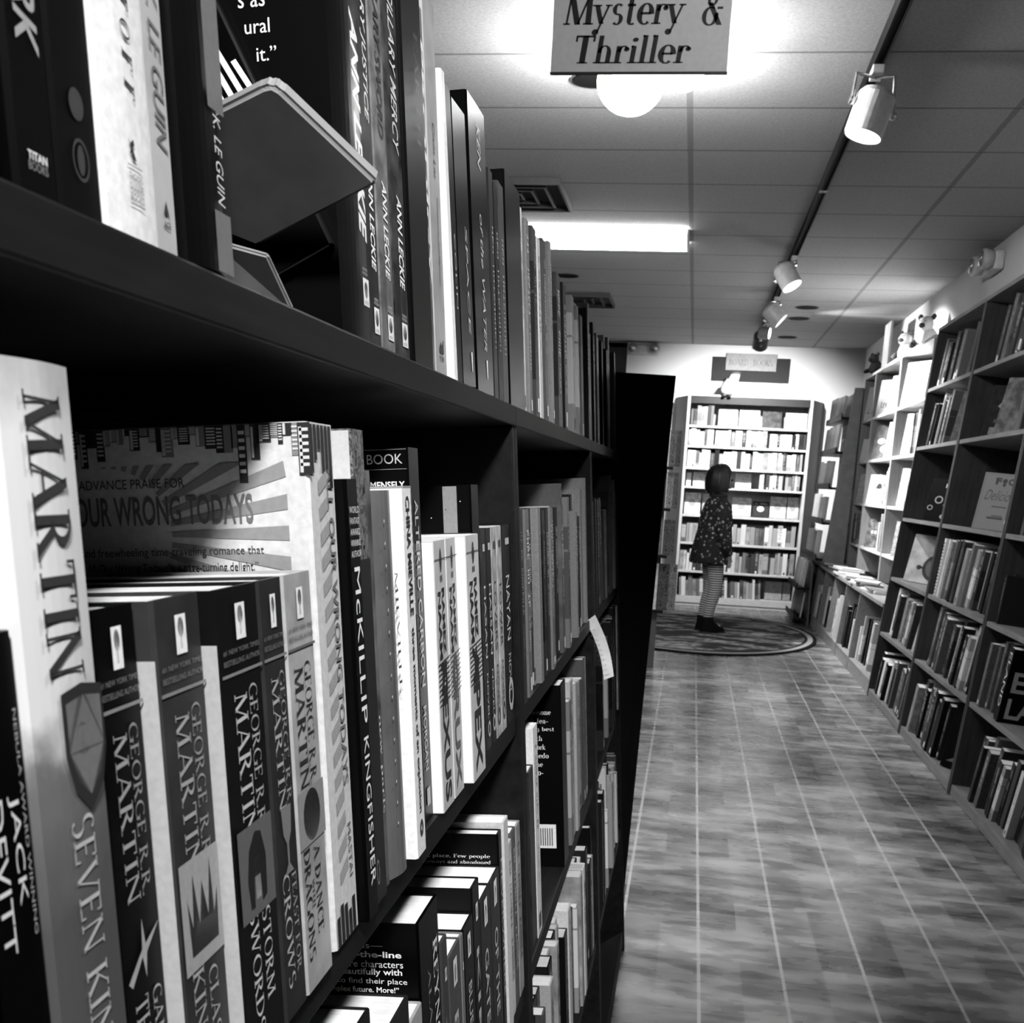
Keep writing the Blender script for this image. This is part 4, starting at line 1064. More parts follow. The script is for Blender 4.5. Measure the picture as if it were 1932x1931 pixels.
b = rface(-10.22, .24, .30, 3, 'white picture book with the word tree', cover_mat(.85)); fc(b, [(tg('tree', 'serif'), .2, .82, .22, .40)], .05, 'title_lettering'); fc(b, [(DISC, .75, .95, .5, .85)], .25)
rface(-9.62, .22, .28, 3, 'pale book beside the tree book', cover_mat(.6, 'art', .25))
b = rface(-9.02, .25, .32, 3, 'large plain white picture book next to the tall oak bookcase', cover_mat(.9))
b = rface(-10.22, .25, .29, 2, 'grey face-out book with pale leaf shapes', cover_mat(.20, 'cloud', .3)); fc(b, [(DISC, .2, .6, .45, .62), (DISC, .4, .9, .2, .42)], .75)
rface(-9.55, .20, .28, 2, 'pale narrow book right of the leaf-shape book', cover_mat(.75, 'art', .3))
rface(-10.88, .24, .20, 2, 'white wide book low by the grey side panel', cover_mat(.88))
b = rface(-8.80, .25, .30, 2, 'white picture book with grey blocks, next to the oak bookcase', cover_mat(.8, 'art', .35))
b = rface(-10.24, .26, .25, 1, 'white round-cornered book with a small dark umbrella figure', cover_mat(.85)); fc(b, [(poly((0, 0), (1, 0), (.85, .7), (.5, 1), (.15, .7)), .38, .72, .52, .72), (RECT, .53, .57, .25, .55)], .05); fc(b, [(DISC, .4, .6, .12, .4)], .5, 'figure_picture')
rface(-10.86, .22, .26, 1, 'pale spotted book, third shelf by the grey side panel', cover_mat(.75, 'art', .4))
b = rface(-8.75, .24, .28, 1, 'pale busy-patterned book, next to the oak bookcase', cover_mat(.75, 'art', .25))
b = rface(-10.10, .22, .24, 0, 'dark book with a row of white blocks below the umbrella book', cover_mat(.12, 'cloud', .3)); fc(b, [(RECT, .3, .42, .5, .6), (RECT, .5, .62, .5, .6), (RECT, .7, .82, .5, .6)], .85)
for k, sd in ((0, 90), (1, 91), (2, 92)):
    fill_row(F_RECESS, -9.48 if k < 2 else -9.34, -9.18, RCZ[k]+.0005, sd, '%s of middle recessed unit' % ('lowest shelf', 'second shelf', 'third shelf')[k], 'books on the recessed shelves', (.22, .3), (.025, .05), (.13, .17), (.25, .45, .7, .85), prots=(-.02, 0), cat='picture book', leans=-.08)
    fill_row(F_RECESS, -8.50, -8.0, RCZ[k]+.0005, sd+10, '%s of recessed unit by oak bookcase' % ('lowest shelf', 'second shelf', 'third shelf')[k], 'books on the recessed shelves', (.22, .3), (.025, .05), (.13, .17), (.25, .45, .7, .85), prots=(-.02, 0), cat='picture book', leans=-.08)
fill_row(F_RECESS, -10.93, -10.55, RCZ[0]+.0005, 94, 'lowest shelf by grey side panel', 'books on the recessed shelves', (.2, .28), (.025, .05), (.13, .17), (.12, .25, .45), cat='picture book')
b = rface(-8.75, .22, .26, 0, 'pale face-out book, lowest shelf next to the oak bookcase', cover_mat(.6, 'art', .2))

r = empty('corner_unit', Matrix.Identity(4))
tag(r, 'tall corner display unit with grey side panel and sloping racks', 'display unit')
sd = prism(bmesh.new(), [(1.245, .61), (1.44, .61), (1.46, 2.235), (1.385, 2.235)], 11.0, 11.03, 'y')
mobj('side_panel', sd, grey(.30, .6, .3, 0, .15, 12), r)
mobj('back_panel', box_bm(1.46, 1.475, 11.03, 12.3, .61, 2.235), GREYSIDE, r)
for k, z in enumerate((.66, 1.0, 1.33, 1.66, 1.97)):
    xf = 1.235 + .085*(z-.61) - .05
    mobj('rack', box_bm(xf, 1.459, 11.031, 12.28, z-.02, z, .002), BLACKWOOD, r)
    mobj('rack_lip', box_bm(xf-.01, xf, 11.031, 12.28, z-.02, z+.035, .002), BLACKWOOD, r)
    rg = random.Random(100+k)
    F_ = Matrix.Translation((xf, 0, 0)) @ Matrix.Rotation(PI, 4, 'Z')
    for q, yy in enumerate((-12.22, -11.95, -11.68, -11.41)):
        g = rg.choice((.05, .12, .12, .25, .7, .05))
        b = face_book(F_, yy, .22, rg.uniform(.23, .265)*(.88 if k == 4 else 1), .02, z, '%s picture book on the corner unit, %s rack up, %s from the back wall' % (TONES[min(TONES, key=lambda t: abs(t-g))], ORD[k], ORD[q]), cover_mat(g, 'art', min(.85, g*2.2+.05)), prot=-.030, back=.06, yaw=.04, group='books on the corner unit racks', cat='picture book')
r = empty('floor_rack', Matrix.Translation((0, 0, 0)))
tag(r, 'low two-tier rack of books on the floor in front of the corner unit', 'display rack')
mobj('back_board', box_bm(1.18, 1.196, 11.25, 12.2, 0, .60, .002), GREYSIDE, r)
for z in (.055, .36):
    mobj('tier', box_bm(1.06, 1.1795, 11.25, 12.2, z-.02, z, .002), BLACKWOOD, r)
    mobj('tier_lip', box_bm(1.05, 1.0597, 11.25, 12.2, z-.02, z+.03, .002), BLACKWOOD, r)
F_FR = Matrix.Translation((1.06, 0, 0)) @ Matrix.Rotation(PI, 4, 'Z')
for k, z in enumerate((.055, .36)):
    for q, (yy, g) in enumerate(((-12.15, .25), (-11.85, .45 if k else .05), (-11.56, .85 if k else .02))):
        face_book(F_FR, yy, .21, .25, .018, z, '%s picture book on the floor rack, %s tier, %s from the back wall' % (TONES[min(TONES, key=lambda t: abs(t-g))], ('lower', 'upper')[k], ORD[q]), cover_mat(g, 'cloud', g*.8), prot=-.055, back=.10, yaw=.08, group='books on the floor rack', cat='picture book')
# things on top of the recessed shelves
o = mobj('sign_board', box_bm(1.50, 1.52, 10.05, 10.35, 2.325, 2.70, .003), grey(.42, .6, .3, 0, .2, 8)); tag(o, 'narrow upright grey board standing on the recessed shelves', 'board')
def plush(name, label, x, y, z, s, gb, gd, cat='plush toy', yaw=0.0):
    t = empty(name, Matrix.Translation((x, y, z)) @ Matrix.Rotation(yaw, 4, 'Z') @ Matrix.Scale(s, 4))
    tag(t, label, cat, 'plush toys on the recessed shelves')
    fur, dark = grey(gb, .95, .1, 0, .3, 60), grey(gd, .9, .1, 0, .2, 60)
    mobj('body', loft_bm([(0, 0, 0, .35, .3, 0), (0, 0, .12, .62, .5, 0), (0, 0, .42, .6, .5, 0), (-.05, 0, .75, .42, .36, 0), (-.08, 0, .95, .2, .18, 0)], 16), fur, t, smooth=True)
    mobj('head', loft_bm([(-.35, 0, .72, .12, .12, 0), (-.35, 0, .82, .33, .3, 0), (-.33, 0, 1.05, .38, .36, 0), (-.3, 0, 1.28, .28, .27, 0), (-.28, 0, 1.38, .08, .08, 0)], 16), fur, t, smooth=True)
    mobj('muzzle', loft_bm([(-.66, 0, .84, .06, .07, 0), (-.66, 0, .90, .16, .15, 0), (-.64, 0, 1.02, .14, .14, 0), (-.62, 0, 1.08, .04, .05, 0)], 12), dark, t, smooth=True)
    for sy in (-1, 1):
        mobj('ear', loft_bm([(-.25, sy*.27, 1.22, .05, .1, 0), (-.25, sy*.31, 1.36, .08, .15, 0), (-.25, sy*.32, 1.48, .03, .05, 0)], 10), dark, t, smooth=True)
        mobj('paw', tube_bm([(-.2, sy*.4, .3), (-.55, sy*.42, .15), (-.72, sy*.4, .1)], [.16, .15, .1], 10), dark, t, smooth=True)
        mobj('eye', lathe_bm([(.0, -.03), (.035, 0), (0, .03)], 8, None, Matrix.Translation((-.64, sy*.13, 1.15))), grey(.01, .2), t)
plush('plush_animal', 'grey plush animal with dark paws on top of the recessed shelves', 1.56, 9.45, 2.325, .145, .22, .03, yaw=.7)
plush('plush_animal', 'white plush animal with a dark cap nearest the oak bookcase top', 1.57, 8.75, 2.325, .16, .8, .06, yaw=.9)
plush('plush_animal', 'small black plush animal beside the upright board', 1.50, 10.62, 2.325, .12, .03, .02, yaw=.6)

# ------------------------------------------------------------------ back bookcase with splayed sides
BX0, BX1, BTOP = -.135, 1.160, 2.215
BZ = (.10, .378, .681, .976, 1.275, 1.476, 1.703, 1.913)
r = empty('bookcase', Matrix.Translation((0, 12.40, 0)))
tag(r, 'tall pale bookcase of picture books against the back wall', 'bookcase')
mobj('shelf_board', box_bm(BX0+.03, BX1-.03, .002, .30, .03, BZ[0], .002), PALEWOOD, r)
for z in BZ[1:]: mobj('shelf', box_bm(BX0+.0305, BX1-.0305, 0, .30, z-.022, z, .002), PALEWOOD, r)
mobj('header', box_bm(BX0+.0305, BX1-.0305, .004, .022, BTOP-.075, BTOP-.002, .001), grey(.02, .5, .2), r)
mobj('top_board', box_bm(BX0, BX1, .0, .31, BTOP, BTOP+.018, .002), PALEWOOD, r)
mobj('kickboard', box_bm(BX0, BX1, .012, .03, 0, .0295), PALEWOOD, r)
mobj('back_panel', box_bm(BX0, BX1, .302, .312, 0, BTOP), PALEBACK, r)
for sx, xa in ((-1, BX0), (1, BX1)):
    mobj('stile', box_bm(min(xa, xa-sx*.03), max(xa, xa-sx*.03), 0, .30, 0, BTOP, .002), PALEUP, r)
    q = [(xa, .0), (xa+sx*.13, .335), (xa+sx*.10, .35), (xa, .045)]
    if sx > 0: q = q[::-1]
    mobj('splayed_side', prism(bmesh.new(), q[::-1], 0, BTOP), GREYSIDE, r)
BG = 'books in the back bookcase'
bt = (.45, .7, .85, .85, .7, .25, .12, .7, .05)
names = ('bottom shelf', 'seventh shelf', 'sixth shelf', 'fifth shelf', 'fourth shelf', 'third shelf', 'second shelf', 'top shelf')
def brow(k, a, b_, seed, hh, ws, start=0, tones=bt, lean=0.0):
    return fill_row(F_BACK, a, b_, BZ[k], seed, ('%s of back bookcase' if k not in (0, 7) else '%s of back bookcase') % names[k], BG, hh, ws, (.14, .19), tones, prots=(-.05, -.02), leans=lean, start=start, cat='board book', mark=.35)
y_, i_ = brow(7, -.09, .16, 120, (.16, .21), (.018, .04), tones=(.45, .12, .7, .25))
for (xx, W, H, lab, m_) in ((.20, .2, .19, 'bright white face-out book, first on the back bookcase top shelf', cover_mat(.9)), (.42, .21, .19, 'bright white face-out book, middle of the back bookcase top shelf', cover_mat(.9)), (.66, .20, .19, 'dark framed face-out book on the back bookcase top shelf', cover_mat(.05, 'cloud', .14)), (.90, .22, .17, 'white face-out book at the right of the back bookcase top shelf', cover_mat(.85))):
    face_book(F_BACK, xx, W, H, .015, BZ[7], lab, m_, prot=-.14, back=.18, group=BG, cat='board book')
brow(6, -.095, 1.12, 121, (.14, .18), (.018, .05))
brow(5, -.095, 1.12, 122, (.15, .195), (.018, .05))
for (xx, W, H, lab, g) in ((-.09, .05, .14, 'slim pale face-out book left on the fourth shelf of the back bookcase', .7), (-.02, .16, .15, 'framed grey face-out book left of the child on the fourth shelf', .3), (.43, .17, .16, 'face-out grey book right of the child on the fourth shelf', .45)):
    face_book(F_BACK, xx, W, H, .015, BZ[4], lab, cover_mat(g, 'art', .75), prot=-.15, back=.18, group=BG, cat='board book')
brow(4, .68, 1.12, 123, (.15, .175), (.02, .045), start=3)
for i, (xx, W, H, g) in enumerate(((-.09, .17, .23, .8), (.10, .14, .22, .6), (.42, .20, .2, .75), (.64, .17, .17, .10), (.82, .17, .23, .7), (1.0, .12, .23, .65))):
    b = face_book(F_BACK, xx, W, H, .02, BZ[3], '%s face-out book, %s from left on the fifth shelf of the back bookcase' % (TONES[min(TONES, key=lambda t: abs(t-g))], ORD[i]), cover_mat(g, 'cloud', g*.7), prot=-.16, back=.16, group=BG, cat='board book')
    fc(b, [(DISC, .25, .7, .35, .7), (SCR[i], .1, .9, .82, .9)], .3 if g > .3 else .7)
brow(2, -.10, 1.12, 125, (.17, .235), (.02, .055), tones=(.7, .85, .45, .25, .12, .45))
brow(1, -.10, 1.12, 126, (.17, .24), (.02, .055), tones=(.7, .45, .25, .12, .45))
y_, i_ = brow(0, -.075, .80, 127, (.16, .22), (.02, .05), tones=(.45, .25, .12, .7), lean=.06)
face_book(F_BACK, .84, .18, .2, .02, BZ[0], 'face-out grey book at the right of the back bookcase bottom shelf', cover_mat(.45, 'art', .3), prot=-.12, back=.18, group=BG, cat='board book')
face_book(F_BACK, 1.03, .08, .2, .02, BZ[0], 'narrow face-out book in the right corner of the bottom shelf', cover_mat(.4, 'art', .2), prot=-.12, back=.18, group=BG, cat='board book')

# hanging owl ornament, section sign on the wall, emergency light
t = empty('plush_owl', Matrix.Translation((.30, 12.33, 2.235)))
tag(t, 'pale plush owl perched on the back bookcase below the wall sign', 'plush toy')
mobj('body', loft_bm([(-.03, 0, 0, .045, .035, 0), (-.03, 0, .03, .075, .055, 0), (0, 0, .10, .065, .055, 0), (.02, 0, .15, .055, .05, 0), (.035, 0, .2, .05, .045, 0), (.04, 0, .225, .02, .02, 0)], 16), grey(.5, .9, .1, 0, .35, 45), t, smooth=True)
mobj('cap', loft_bm([(.04, 0, .205, .052, .047, 0), (.04, 0, .222, .055, .05, 0), (.045, 0, .232, .03, .03, 0)], 14), grey(.06, .9), t, smooth=True)
for sx in (-1, 1):
    mobj('foot', loft_bm([(-.03+sx*.03, -.02, -.016, .02, .03, 0), (-.03+sx*.03, -.02, .004, .016, .024, 0)], 10), grey(.08, .9), t)
    mobj('wing', loft_bm([(-.03+sx*.07, 0, .04, .01, .03, 0), (-.01+sx*.065, 0, .10, .016, .035, 0), (.01+sx*.05, 0, .16, .01, .02, 0)], 10), grey(.28, .9, .1, 0, .3, 50), t, smooth=True)

t = empty('wall_sign', Matrix.Translation((.5, 12.72, 2.53)))
tag(t, 'grey wall sign with white card reading board books, over the back bookcase', 'sign')
mobj('backing_board', box_bm(-.405, .405, 0, .03, -.125, .125, .002), grey(.025, .7, .2), t)
mobj('name_card', box_bm(-.265, .265, -.012, -.002, -.012, .165, .001), grey(.30, .7, .2), t)
for s_, u0, u1 in (('BOARD', -.235, -.03), ('BOOKS', .02, .225)): print_obj('lettering', [(*tg(s_, 'serif', bold=.2), u0, u1, .04, .105)], ink(.03), t, (0, -.0125, 0), (1, 0, 0), (0, 0, 1))

def emergency(label, M):
    t = empty('emergency_light', M)
    tag(t, label, 'emergency light', 'emergency lights')
    mobj('housing', box_bm(-.16, .16, -.06, 0, -.055, .055, .02), grey(.62, .5), t)
    for sx in (-1, 1):
        mobj('lamp_head', lathe_bm([(.03, -.05), (.05, -.04), (.06, 0), (.055, .02)], 20, None, Matrix.Translation((sx*.12, -.10, .01)) @ Matrix.Rotation(PI/2, 4, 'X')), grey(.5, .3), t, smooth=True)
        mobj('lens', lathe_bm([(.045, 0), (.04, .012), (.0, .018)], 20, None, Matrix.Translation((sx*.12, -.121, .01)) @ Matrix.Rotation(PI/2, 4, 'X')), CHROME, t, smooth=True)
    return t
emergency('white emergency light on the back wall by the left corner', Matrix.Translation((-.65, 12.759, 2.70)))
t = emergency('emergency light with round lamp heads high on the right wall', Matrix.Translation((1.679, 7.40, 2.66)) @ Matrix.Rotation(PI/2*-1, 4, 'Z') @ Matrix.Scale(1.0, 4))

# ------------------------------------------------------------------ far left rack behind the end panel
F_FL = Matrix.Translation((-.20, 0, 0))
r = empty('display_rack', Matrix.Translation((-.55, 7.95, 0)))
tag(r, 'dark display rack of leaning books beyond the black end panel', 'display rack')
mobj('back_board', box_bm(0, .36, 0, .03, 0, 1.66, .002), GREYSIDE, r)
for z in (.42, .80, 1.12, 1.40): mobj('ledge', box_bm(.02, .40, -.10, -.0005, z-.02, z, .002), BLACKWOOD, r)
rg = random.Random(9)
for k, z in enumerate((.42, .80, 1.12, 1.40)):
    for q, (xx, W) in enumerate(((-.36, .17), (-.185, .045), (-.138, .03)) if k else ((-.36, .16), (-.195, .07), (-.12, .05))):
        g = rg.choice((.02, .05, .12, .45, .05))
        M = Matrix.Translation((xx, 7.875, z+.001)) @ Matrix.Rotation(-PI/2, 4, 'Z')
        M = M @ Matrix.Rotation(-.06, 4, 'Y') @ Matrix.Rotation(-PI/2, 4, 'Z')
        b = book(None, 0, .016, .24 if k else .32, W, label='%s book on the rack beyond the end panel, %s ledge up, %s from left' % (TONES[min(TONES, key=lambda t: abs(t-g))], ORD[k], ORD[q]), group='books on the display rack', mat=cover_mat(g, 'art', min(.8, g*2+.1)), M=M)

# ------------------------------------------------------------------ oval rug
def rug_mat():
    m, nt, b = new_mat('woven_rug')
    v = coords(nt)
    vo = nt.nodes.new('ShaderNodeTexVoronoi')
    vo.inputs['Scale'].default_value = 2.6
    nt.links.new(v, vo.inputs['Vector'])
    c = ramp(nt, noise(nt, coords(nt, scale=(.8, 1.7, 1)), 3.2, 3), [(.38, .03), (.49, .05), (.54, .50), (.60, .12), (.66, .8)], 'LINEAR')
    c2 = ramp(nt, vo.outputs['Distance'], [(.10, .5), (.16, .06), (.5, .10)])
    c = mixc(nt, .2, c, c2)
    ln = nt.nodes.new('ShaderNodeVectorMath'); ln.operation = 'LENGTH'
    mp = nt.nodes.new('ShaderNodeMapping'); mp.inputs['Scale'].default_value = (1/1.03, 1/1.48, 0)
    nt.links.new(v, mp.inputs[0]); nt.links.new(mp.outputs[0], ln.inputs[0])
    bd = ramp(nt, ln.outputs['Value'], [(.0, 0), (.90, 0), (.905, 1), (.945, 1), (.95, .5)], 'CONSTANT')
    rim = math_n(nt, 'GREATER_THAN', ln.outputs['Value'], .90)
    c = mixc(nt, rim, c, ramp(nt, ln.outputs['Value'], [(.90, .02), (.925, .40), (.965, .01)], 'CONSTANT'))
    nt.links.new(c, b.inputs['Base Color'])
    b.inputs['Roughness'].default_value = .95
    b.inputs['Specular IOR Level'].default_value = .1
    bump(nt, b, noise(nt, v, 160, 2), .4, .004)
    return m
bm = bmesh.new()
prism(bm, [(1.03*math.cos(2*PI*i/72), 1.48*math.sin(2*PI*i/72)) for i in range(72)], 0, .012)
o = mobj('oval_rug', bm, rug_mat()); o.location = (.13, 10.22, .0005)
tag(o, 'dark oval patterned rug on the tiles under the child', 'rug')

# ------------------------------------------------------------------ the child
def striped_mat():
    m, nt, b = new_mat('striped_knit')
    sp = nt.nodes.new('ShaderNodeSeparateXYZ'); nt.links.new(coords(nt), sp.inputs[0])
    f = math_n(nt, 'FRACT', math_n(nt, 'MULTIPLY', sp.outputs[2], 50))
    c = ramp(nt, f, [(.0, .012), (.5, .62)], 'CONSTANT')
    nt.links.new(c, b.inputs['Base Color']); b.inputs['Roughness'].default_value = .9
    return m
def coat_mat():
    m, nt, b = new_mat('speckled_coat')
    v = coords(nt)
    vo = nt.nodes.new('ShaderNodeTexVoronoi'); vo.inputs['Scale'].default_value = 30
    nt.links.new(v, vo.inputs['Vector'])
    d = math_n(nt, 'ADD', vo.outputs['Distance'], math_n(nt, 'MULTIPLY', noise(nt, v, 9, 2), .35))
    c = ramp(nt, d, [(.40, .42), (.48, .03), (.7, .008)])
    nt.links.new(c, b.inputs['Base Color']); b.inputs['Roughness'].default_value = .85
    return m
SKIN = grey(.34, .55, .3, 0, .04)
HAIR = grey(.010, .45, .4, 0, .4, 120)
CH = Matrix.Translation((.215, 10.10, .0255)) @ Matrix.Rotation(math.radians(20), 4, 'Z')   # local +x is where the child faces
t = empty('person', CH)
tag(t, 'child with dark bobbed hair, speckled coat and striped leggings standing on the oval rug', 'person')
def skin_body():
    J = {}
    vs, es, rs = [], [], []
    def add(p, r, par=None):
        vs.append(p); rs.append(r)
        if par is not None: es.append((par, len(vs)-1))
        return len(vs)-1
    pel = add((0, 0, .72), .088)
    sp1 = add((.0, 0, .86), .085, pel); sp2 = add((.0, 0, 1.02), .092, sp1); nk0 = add((.0, 0, 1.13), .05, sp2)
    nk = add((.012, 0, 1.19), .038, nk0); h1 = add((.025, 0, 1.26), .074, nk); h2 = add((.02, 0, 1.345), .092, h1); h3 = add((.012, 0, 1.405), .06, h2)
    for s in (-1, 1):
        hp = add((-.01, s*.062, .68), .070, pel); kn = add((.02, s*.060, .38), .046, hp); an = add((-.035, s*.060, .085), .032, kn)
        ft = add((.03, s*.064, .045), .030, an); add((.09, s*.07, .035), .024, ft)
        sh = add((.0, s*.105, 1.10), .046, nk0); el = add((-.02, s*.165, .865), .034, sh); wr = add((.06, s*.150, .675), .024, el)
        pm = add((.080, s*.148, .635), .023, wr)
        base = [(.10, .012), (.092, .004), (.083, -.006), (.074, -.014)]
        for k, (fx, fy) in enumerate(base):
            L_ = (.040, .046, .043, .034)[k]
            a = add((fx, s*(.150)+fy*.4, .608), .0085, pm); b2 = add((fx+.006, s*.146+fy*.4, .608-L_*.5), .0075, a); add((fx+.001, s*.140+fy*.4, .608-L_), .006, b2)
        a = add((.106, s*.138, .640), .0095, pm); add((.118, s*.132, .615), .008, a)
    me = bpy.data.meshes.new('body')
    me.from_pydata(vs, es, [])
    o = link(bpy.data.objects.new('body', me), t)
    me.materials.append(SKIN)
    o.modifiers.new('skin', 'SKIN')
    sv = me.skin_vertices[0].data
    for i, r in enumerate(rs): sv[i].radius = (r, r)
    sv[0].use_root = True
    o.modifiers['skin'].use_smooth_shade = True
    sb = o.modifiers.new('sub', 'SUBSURF'); sb.levels = 1; sb.render_levels = 2
    return o
skin_body()
# face
for s in (-1, 1):
    mobj('eye', lathe_bm([(0, -.012), (.010, -.006), (.012, 0), (.010, .006), (0, .012)], 10, None, Matrix.Translation((.098, s*.034, 1.318))), grey(.03, .2), t, smooth=True)
    mobj('ear', loft_bm([(.01, s*.092, 1.285, .012, .008, 0), (.008, s*.098, 1.315, .018, .010, 0), (.004, s*.097, 1.335, .010, .006, 0)], 10), SKIN, t, smooth=True)
mobj('nose', loft_bm([(.104, 0, 1.272, .012, .012, 0), (.116, 0, 1.282, .014, .012, 0), (.106, 0, 1.315, .008, .008, 0)], 10), SKIN, t, smooth=True)
mobj('mouth', loft_bm([(.094, 0, 1.243, .006, .016, 0), (.099, 0, 1.249, .008, .022, 0), (.094, 0, 1.255, .006, .016, 0)], 10), grey(.16, .4), t, smooth=True)
# bobbed hair: a cap with a full back and sides, open at the face
bm = bmesh.new()
prof = [(1.455, .035), (1.44, .075), (1.41, .105), (1.365, .122), (1.315, .128), (1.265, .128), (1.225, .118), (1.205, .100)]
R = []
for z, rr in prof:
    R.append([bm.verts.new((-.004 + rr*(1.0 if abs(a) > 1.0 or z > 1.35 else .80 if z < 1.33 else .95)*math.cos(a)*(.98 if math.cos(a) < 0 else .88), rr*math.sin(a)*(1.0 + .04*math.sin(9*a)), z + .006*math.sin(7*a) - .012*max(0, -math.cos(a)))) for a in [2*PI*i/36 - PI for i in range(36)]])
for k, (a, b2) in enumerate(zip(R, R[1:])):
    for i in range(36):
        ang = abs(2*PI*(i+.5)/36 - PI)
        if prof[k][0] < 1.37 and ang < .75: continue          # the face opening
        bm.faces.new((a[i], b2[i], b2[(i+1) % 36], a[(i+1) % 36]))
bm.faces.new(R[0])
o = mobj('hair', bm, HAIR, t, smooth=True)
o.modifiers.new('thick', 'SOLIDIFY').thickness = .018
o.modifiers.new('sub', 'SUBSURF').levels = 1
# coat, sleeves, collar
bm = loft_bm([(-.03, 0, .595, .175, .190, 0), (-.03, 0, .62, .185, .198, 0), (-.022, 0, .74, .172, .185, 0), (-.012, 0, .88, .150, .165, 0), (-.006, 0, 1.0, .138, .158, 0), (0, 0, 1.09, .118, .148, 0), (0, 0, 1.14, .095, .115, 0), (0, 0, 1.175, .062, .066, 0), (0, 0, 1.19, .056, .058, 0)], 24)
o = mobj('coat', bm, coat_mat(), t, smooth=True)
for s in (-1, 1):
    mobj('sleeve', tube_bm([(.0, s*.095, 1.125), (.0, s*.128, 1.09), (-.012, s*.165, .98), (-.022, s*.185, .865), (.02, s*.180, .77), (.062, s*.163, .678)], [.048, .062, .060, .056, .052, .046], 16), coat_mat(), t, smooth=True)
    mobj('legging', loft_bm([(-.035, s*.060, .10, .040, .040, 0), (-.030, s*.060, .16, .045, .044, 0), (-.010, s*.060, .26, .056, .053, 0), (.018, s*.060, .38, .056, .054, 0), (.006, s*.061, .50, .070, .064, 0), (-.008, s*.062, .64, .080, .070, 0), (-.008, s*.058, .70, .08, .066, 0)], 18), striped_mat(), t, smooth=True)
    bt_ = mobj('boot', loft_bm([(.015, s*.064, -.012, .110, .044, 0), (.018, s*.064, .0, .118, .048, 0), (.012, s*.064, .03, .110, .047, 0), (-.012, s*.063, .062, .075, .044, 0), (-.032, s*.061, .095, .052, .046, 0), (-.035, s*.060, .125, .052, .048, 0)], 20), grey(.004, .7, .1), t, smooth=True)
    mobj('boot_sole', box_bm(-.10, .13, s*.064-.043, s*.064+.043, -.0125, -.002, .002), grey(.04, .7), t)
mobj('collar', loft_bm([(0, 0, 1.165, .075, .078, 0), (.0, 0, 1.185, .082, .086, 0), (.0, 0, 1.20, .07, .072, 0)], 18), grey(.02, .9), t, smooth=True)

# ------------------------------------------------------------------ ceiling things
GLOBE = emis('lit_glass_globe', P_GLOBE)
def globe_lamp(x, y, r_, label, m=None):
    t = empty('ceiling_lamp', Matrix.Translation((x, y, CEIL)))
    tag(t, label, 'ceiling lamp', 'globe ceiling lamps')
    mobj('canopy', lathe_bm([(r_*.75, -.022), (r_*.8, -.018), (r_*.8, -.0005)], 28), LAMPWHITE, t, smooth=False)
    pr = [(r_*math.sin(a)*1.05, -.024 - r_*.9 - r_*.98*math.cos(a)) for a in [PI*i/14 for i in range(1, 14)]]
    mobj('glass_globe', lathe_bm([(.001, pr[0][1]-.002)] + pr, 28), m or GLOBE, t, smooth=True)
globe_lamp(-.325, 4.25, .112, 'larger lit globe lamp on the ceiling, partly behind the hanging sign')
globe_lamp(-.145, 4.27, .068, 'smaller lit globe lamp behind the larger one')

def tube_fixture(x0, x1, y0, y1, label):
    t = empty('fluorescent_light', Matrix.Translation(((x0+x1)/2, (y0+y1)/2, CEIL)))
    tag(t, label, 'ceiling light', 'fluorescent ceiling lights')
    hx, hy = (x1-x0)/2, (y1-y0)/2
    mobj('base_plate', box_bm(-hx, hx, -hy*.7, hy*.7, -.012, -.0005, .002), LAMPWHITE, t)
    pts = [(-hy, -.013)] + [(-hy*math.cos(a), -.013-.065*math.sin(a)) for a in [PI*i/10 for i in range(1, 10)]] + [(hy, -.013)]
    mobj('diffuser', prism(bmesh.new(), pts, -hx+.012, hx-.012, 'x'), emis('lit_diffuser', P_TUBE), t)
    for sx in (-1, 1):
        mobj('end_cap', prism(bmesh.new(), [(p[0]*1.02, p[1]-.001 if p[1] < -.02 else p[1]) for p in pts], sx*(hx-.006)-.006, sx*(hx-.006)+.006, 'x'), LAMPWHITE, t)
tube_fixture(-1.36, -.145, 7.10, 7.58, 'long lit fluorescent ceiling light behind the left bookcases')
tube_fixture(-3.2, -2.0, 3.2, 3.65, 'fluorescent ceiling light over the next aisle to the left')

def disc_light(x, y, r_, label, name='recessed_downlight'):
    t = empty(name, Matrix.Translation((x, y, CEIL)))
    tag(t, label, 'downlight', 'unlit recessed downlights')
    bm = bmesh.new()
    lathe_bm([(r_, -.0005), (r_*1.15, -.004), (r_*1.15, -.0005)], 28, bm)
    mobj('trim_ring', bm, LAMPWHITE if name == 'x' else grey(.05, .5), t)
    mobj('recess', lathe_bm([(.001, -.0052), (r_, -.0050), (r_, -.0042)], 28), grey(.004, .8, .1), t)
for x, y, r_, lab in ((-.50, 4.62, .075, 'dark recessed downlight left of the globe lamps'), (-1.06, 8.8, .08, 'dark recessed downlight over the left bookcases'), (.81, 10.02, .085, 'dark downlight nearest the viewer of three by the track'), (.80, 10.66, .085, 'middle dark downlight of three by the track'), (.80, 11.95, .085, 'dark downlight closest to the back wall')):
    disc_light(x, y, r_, lab)
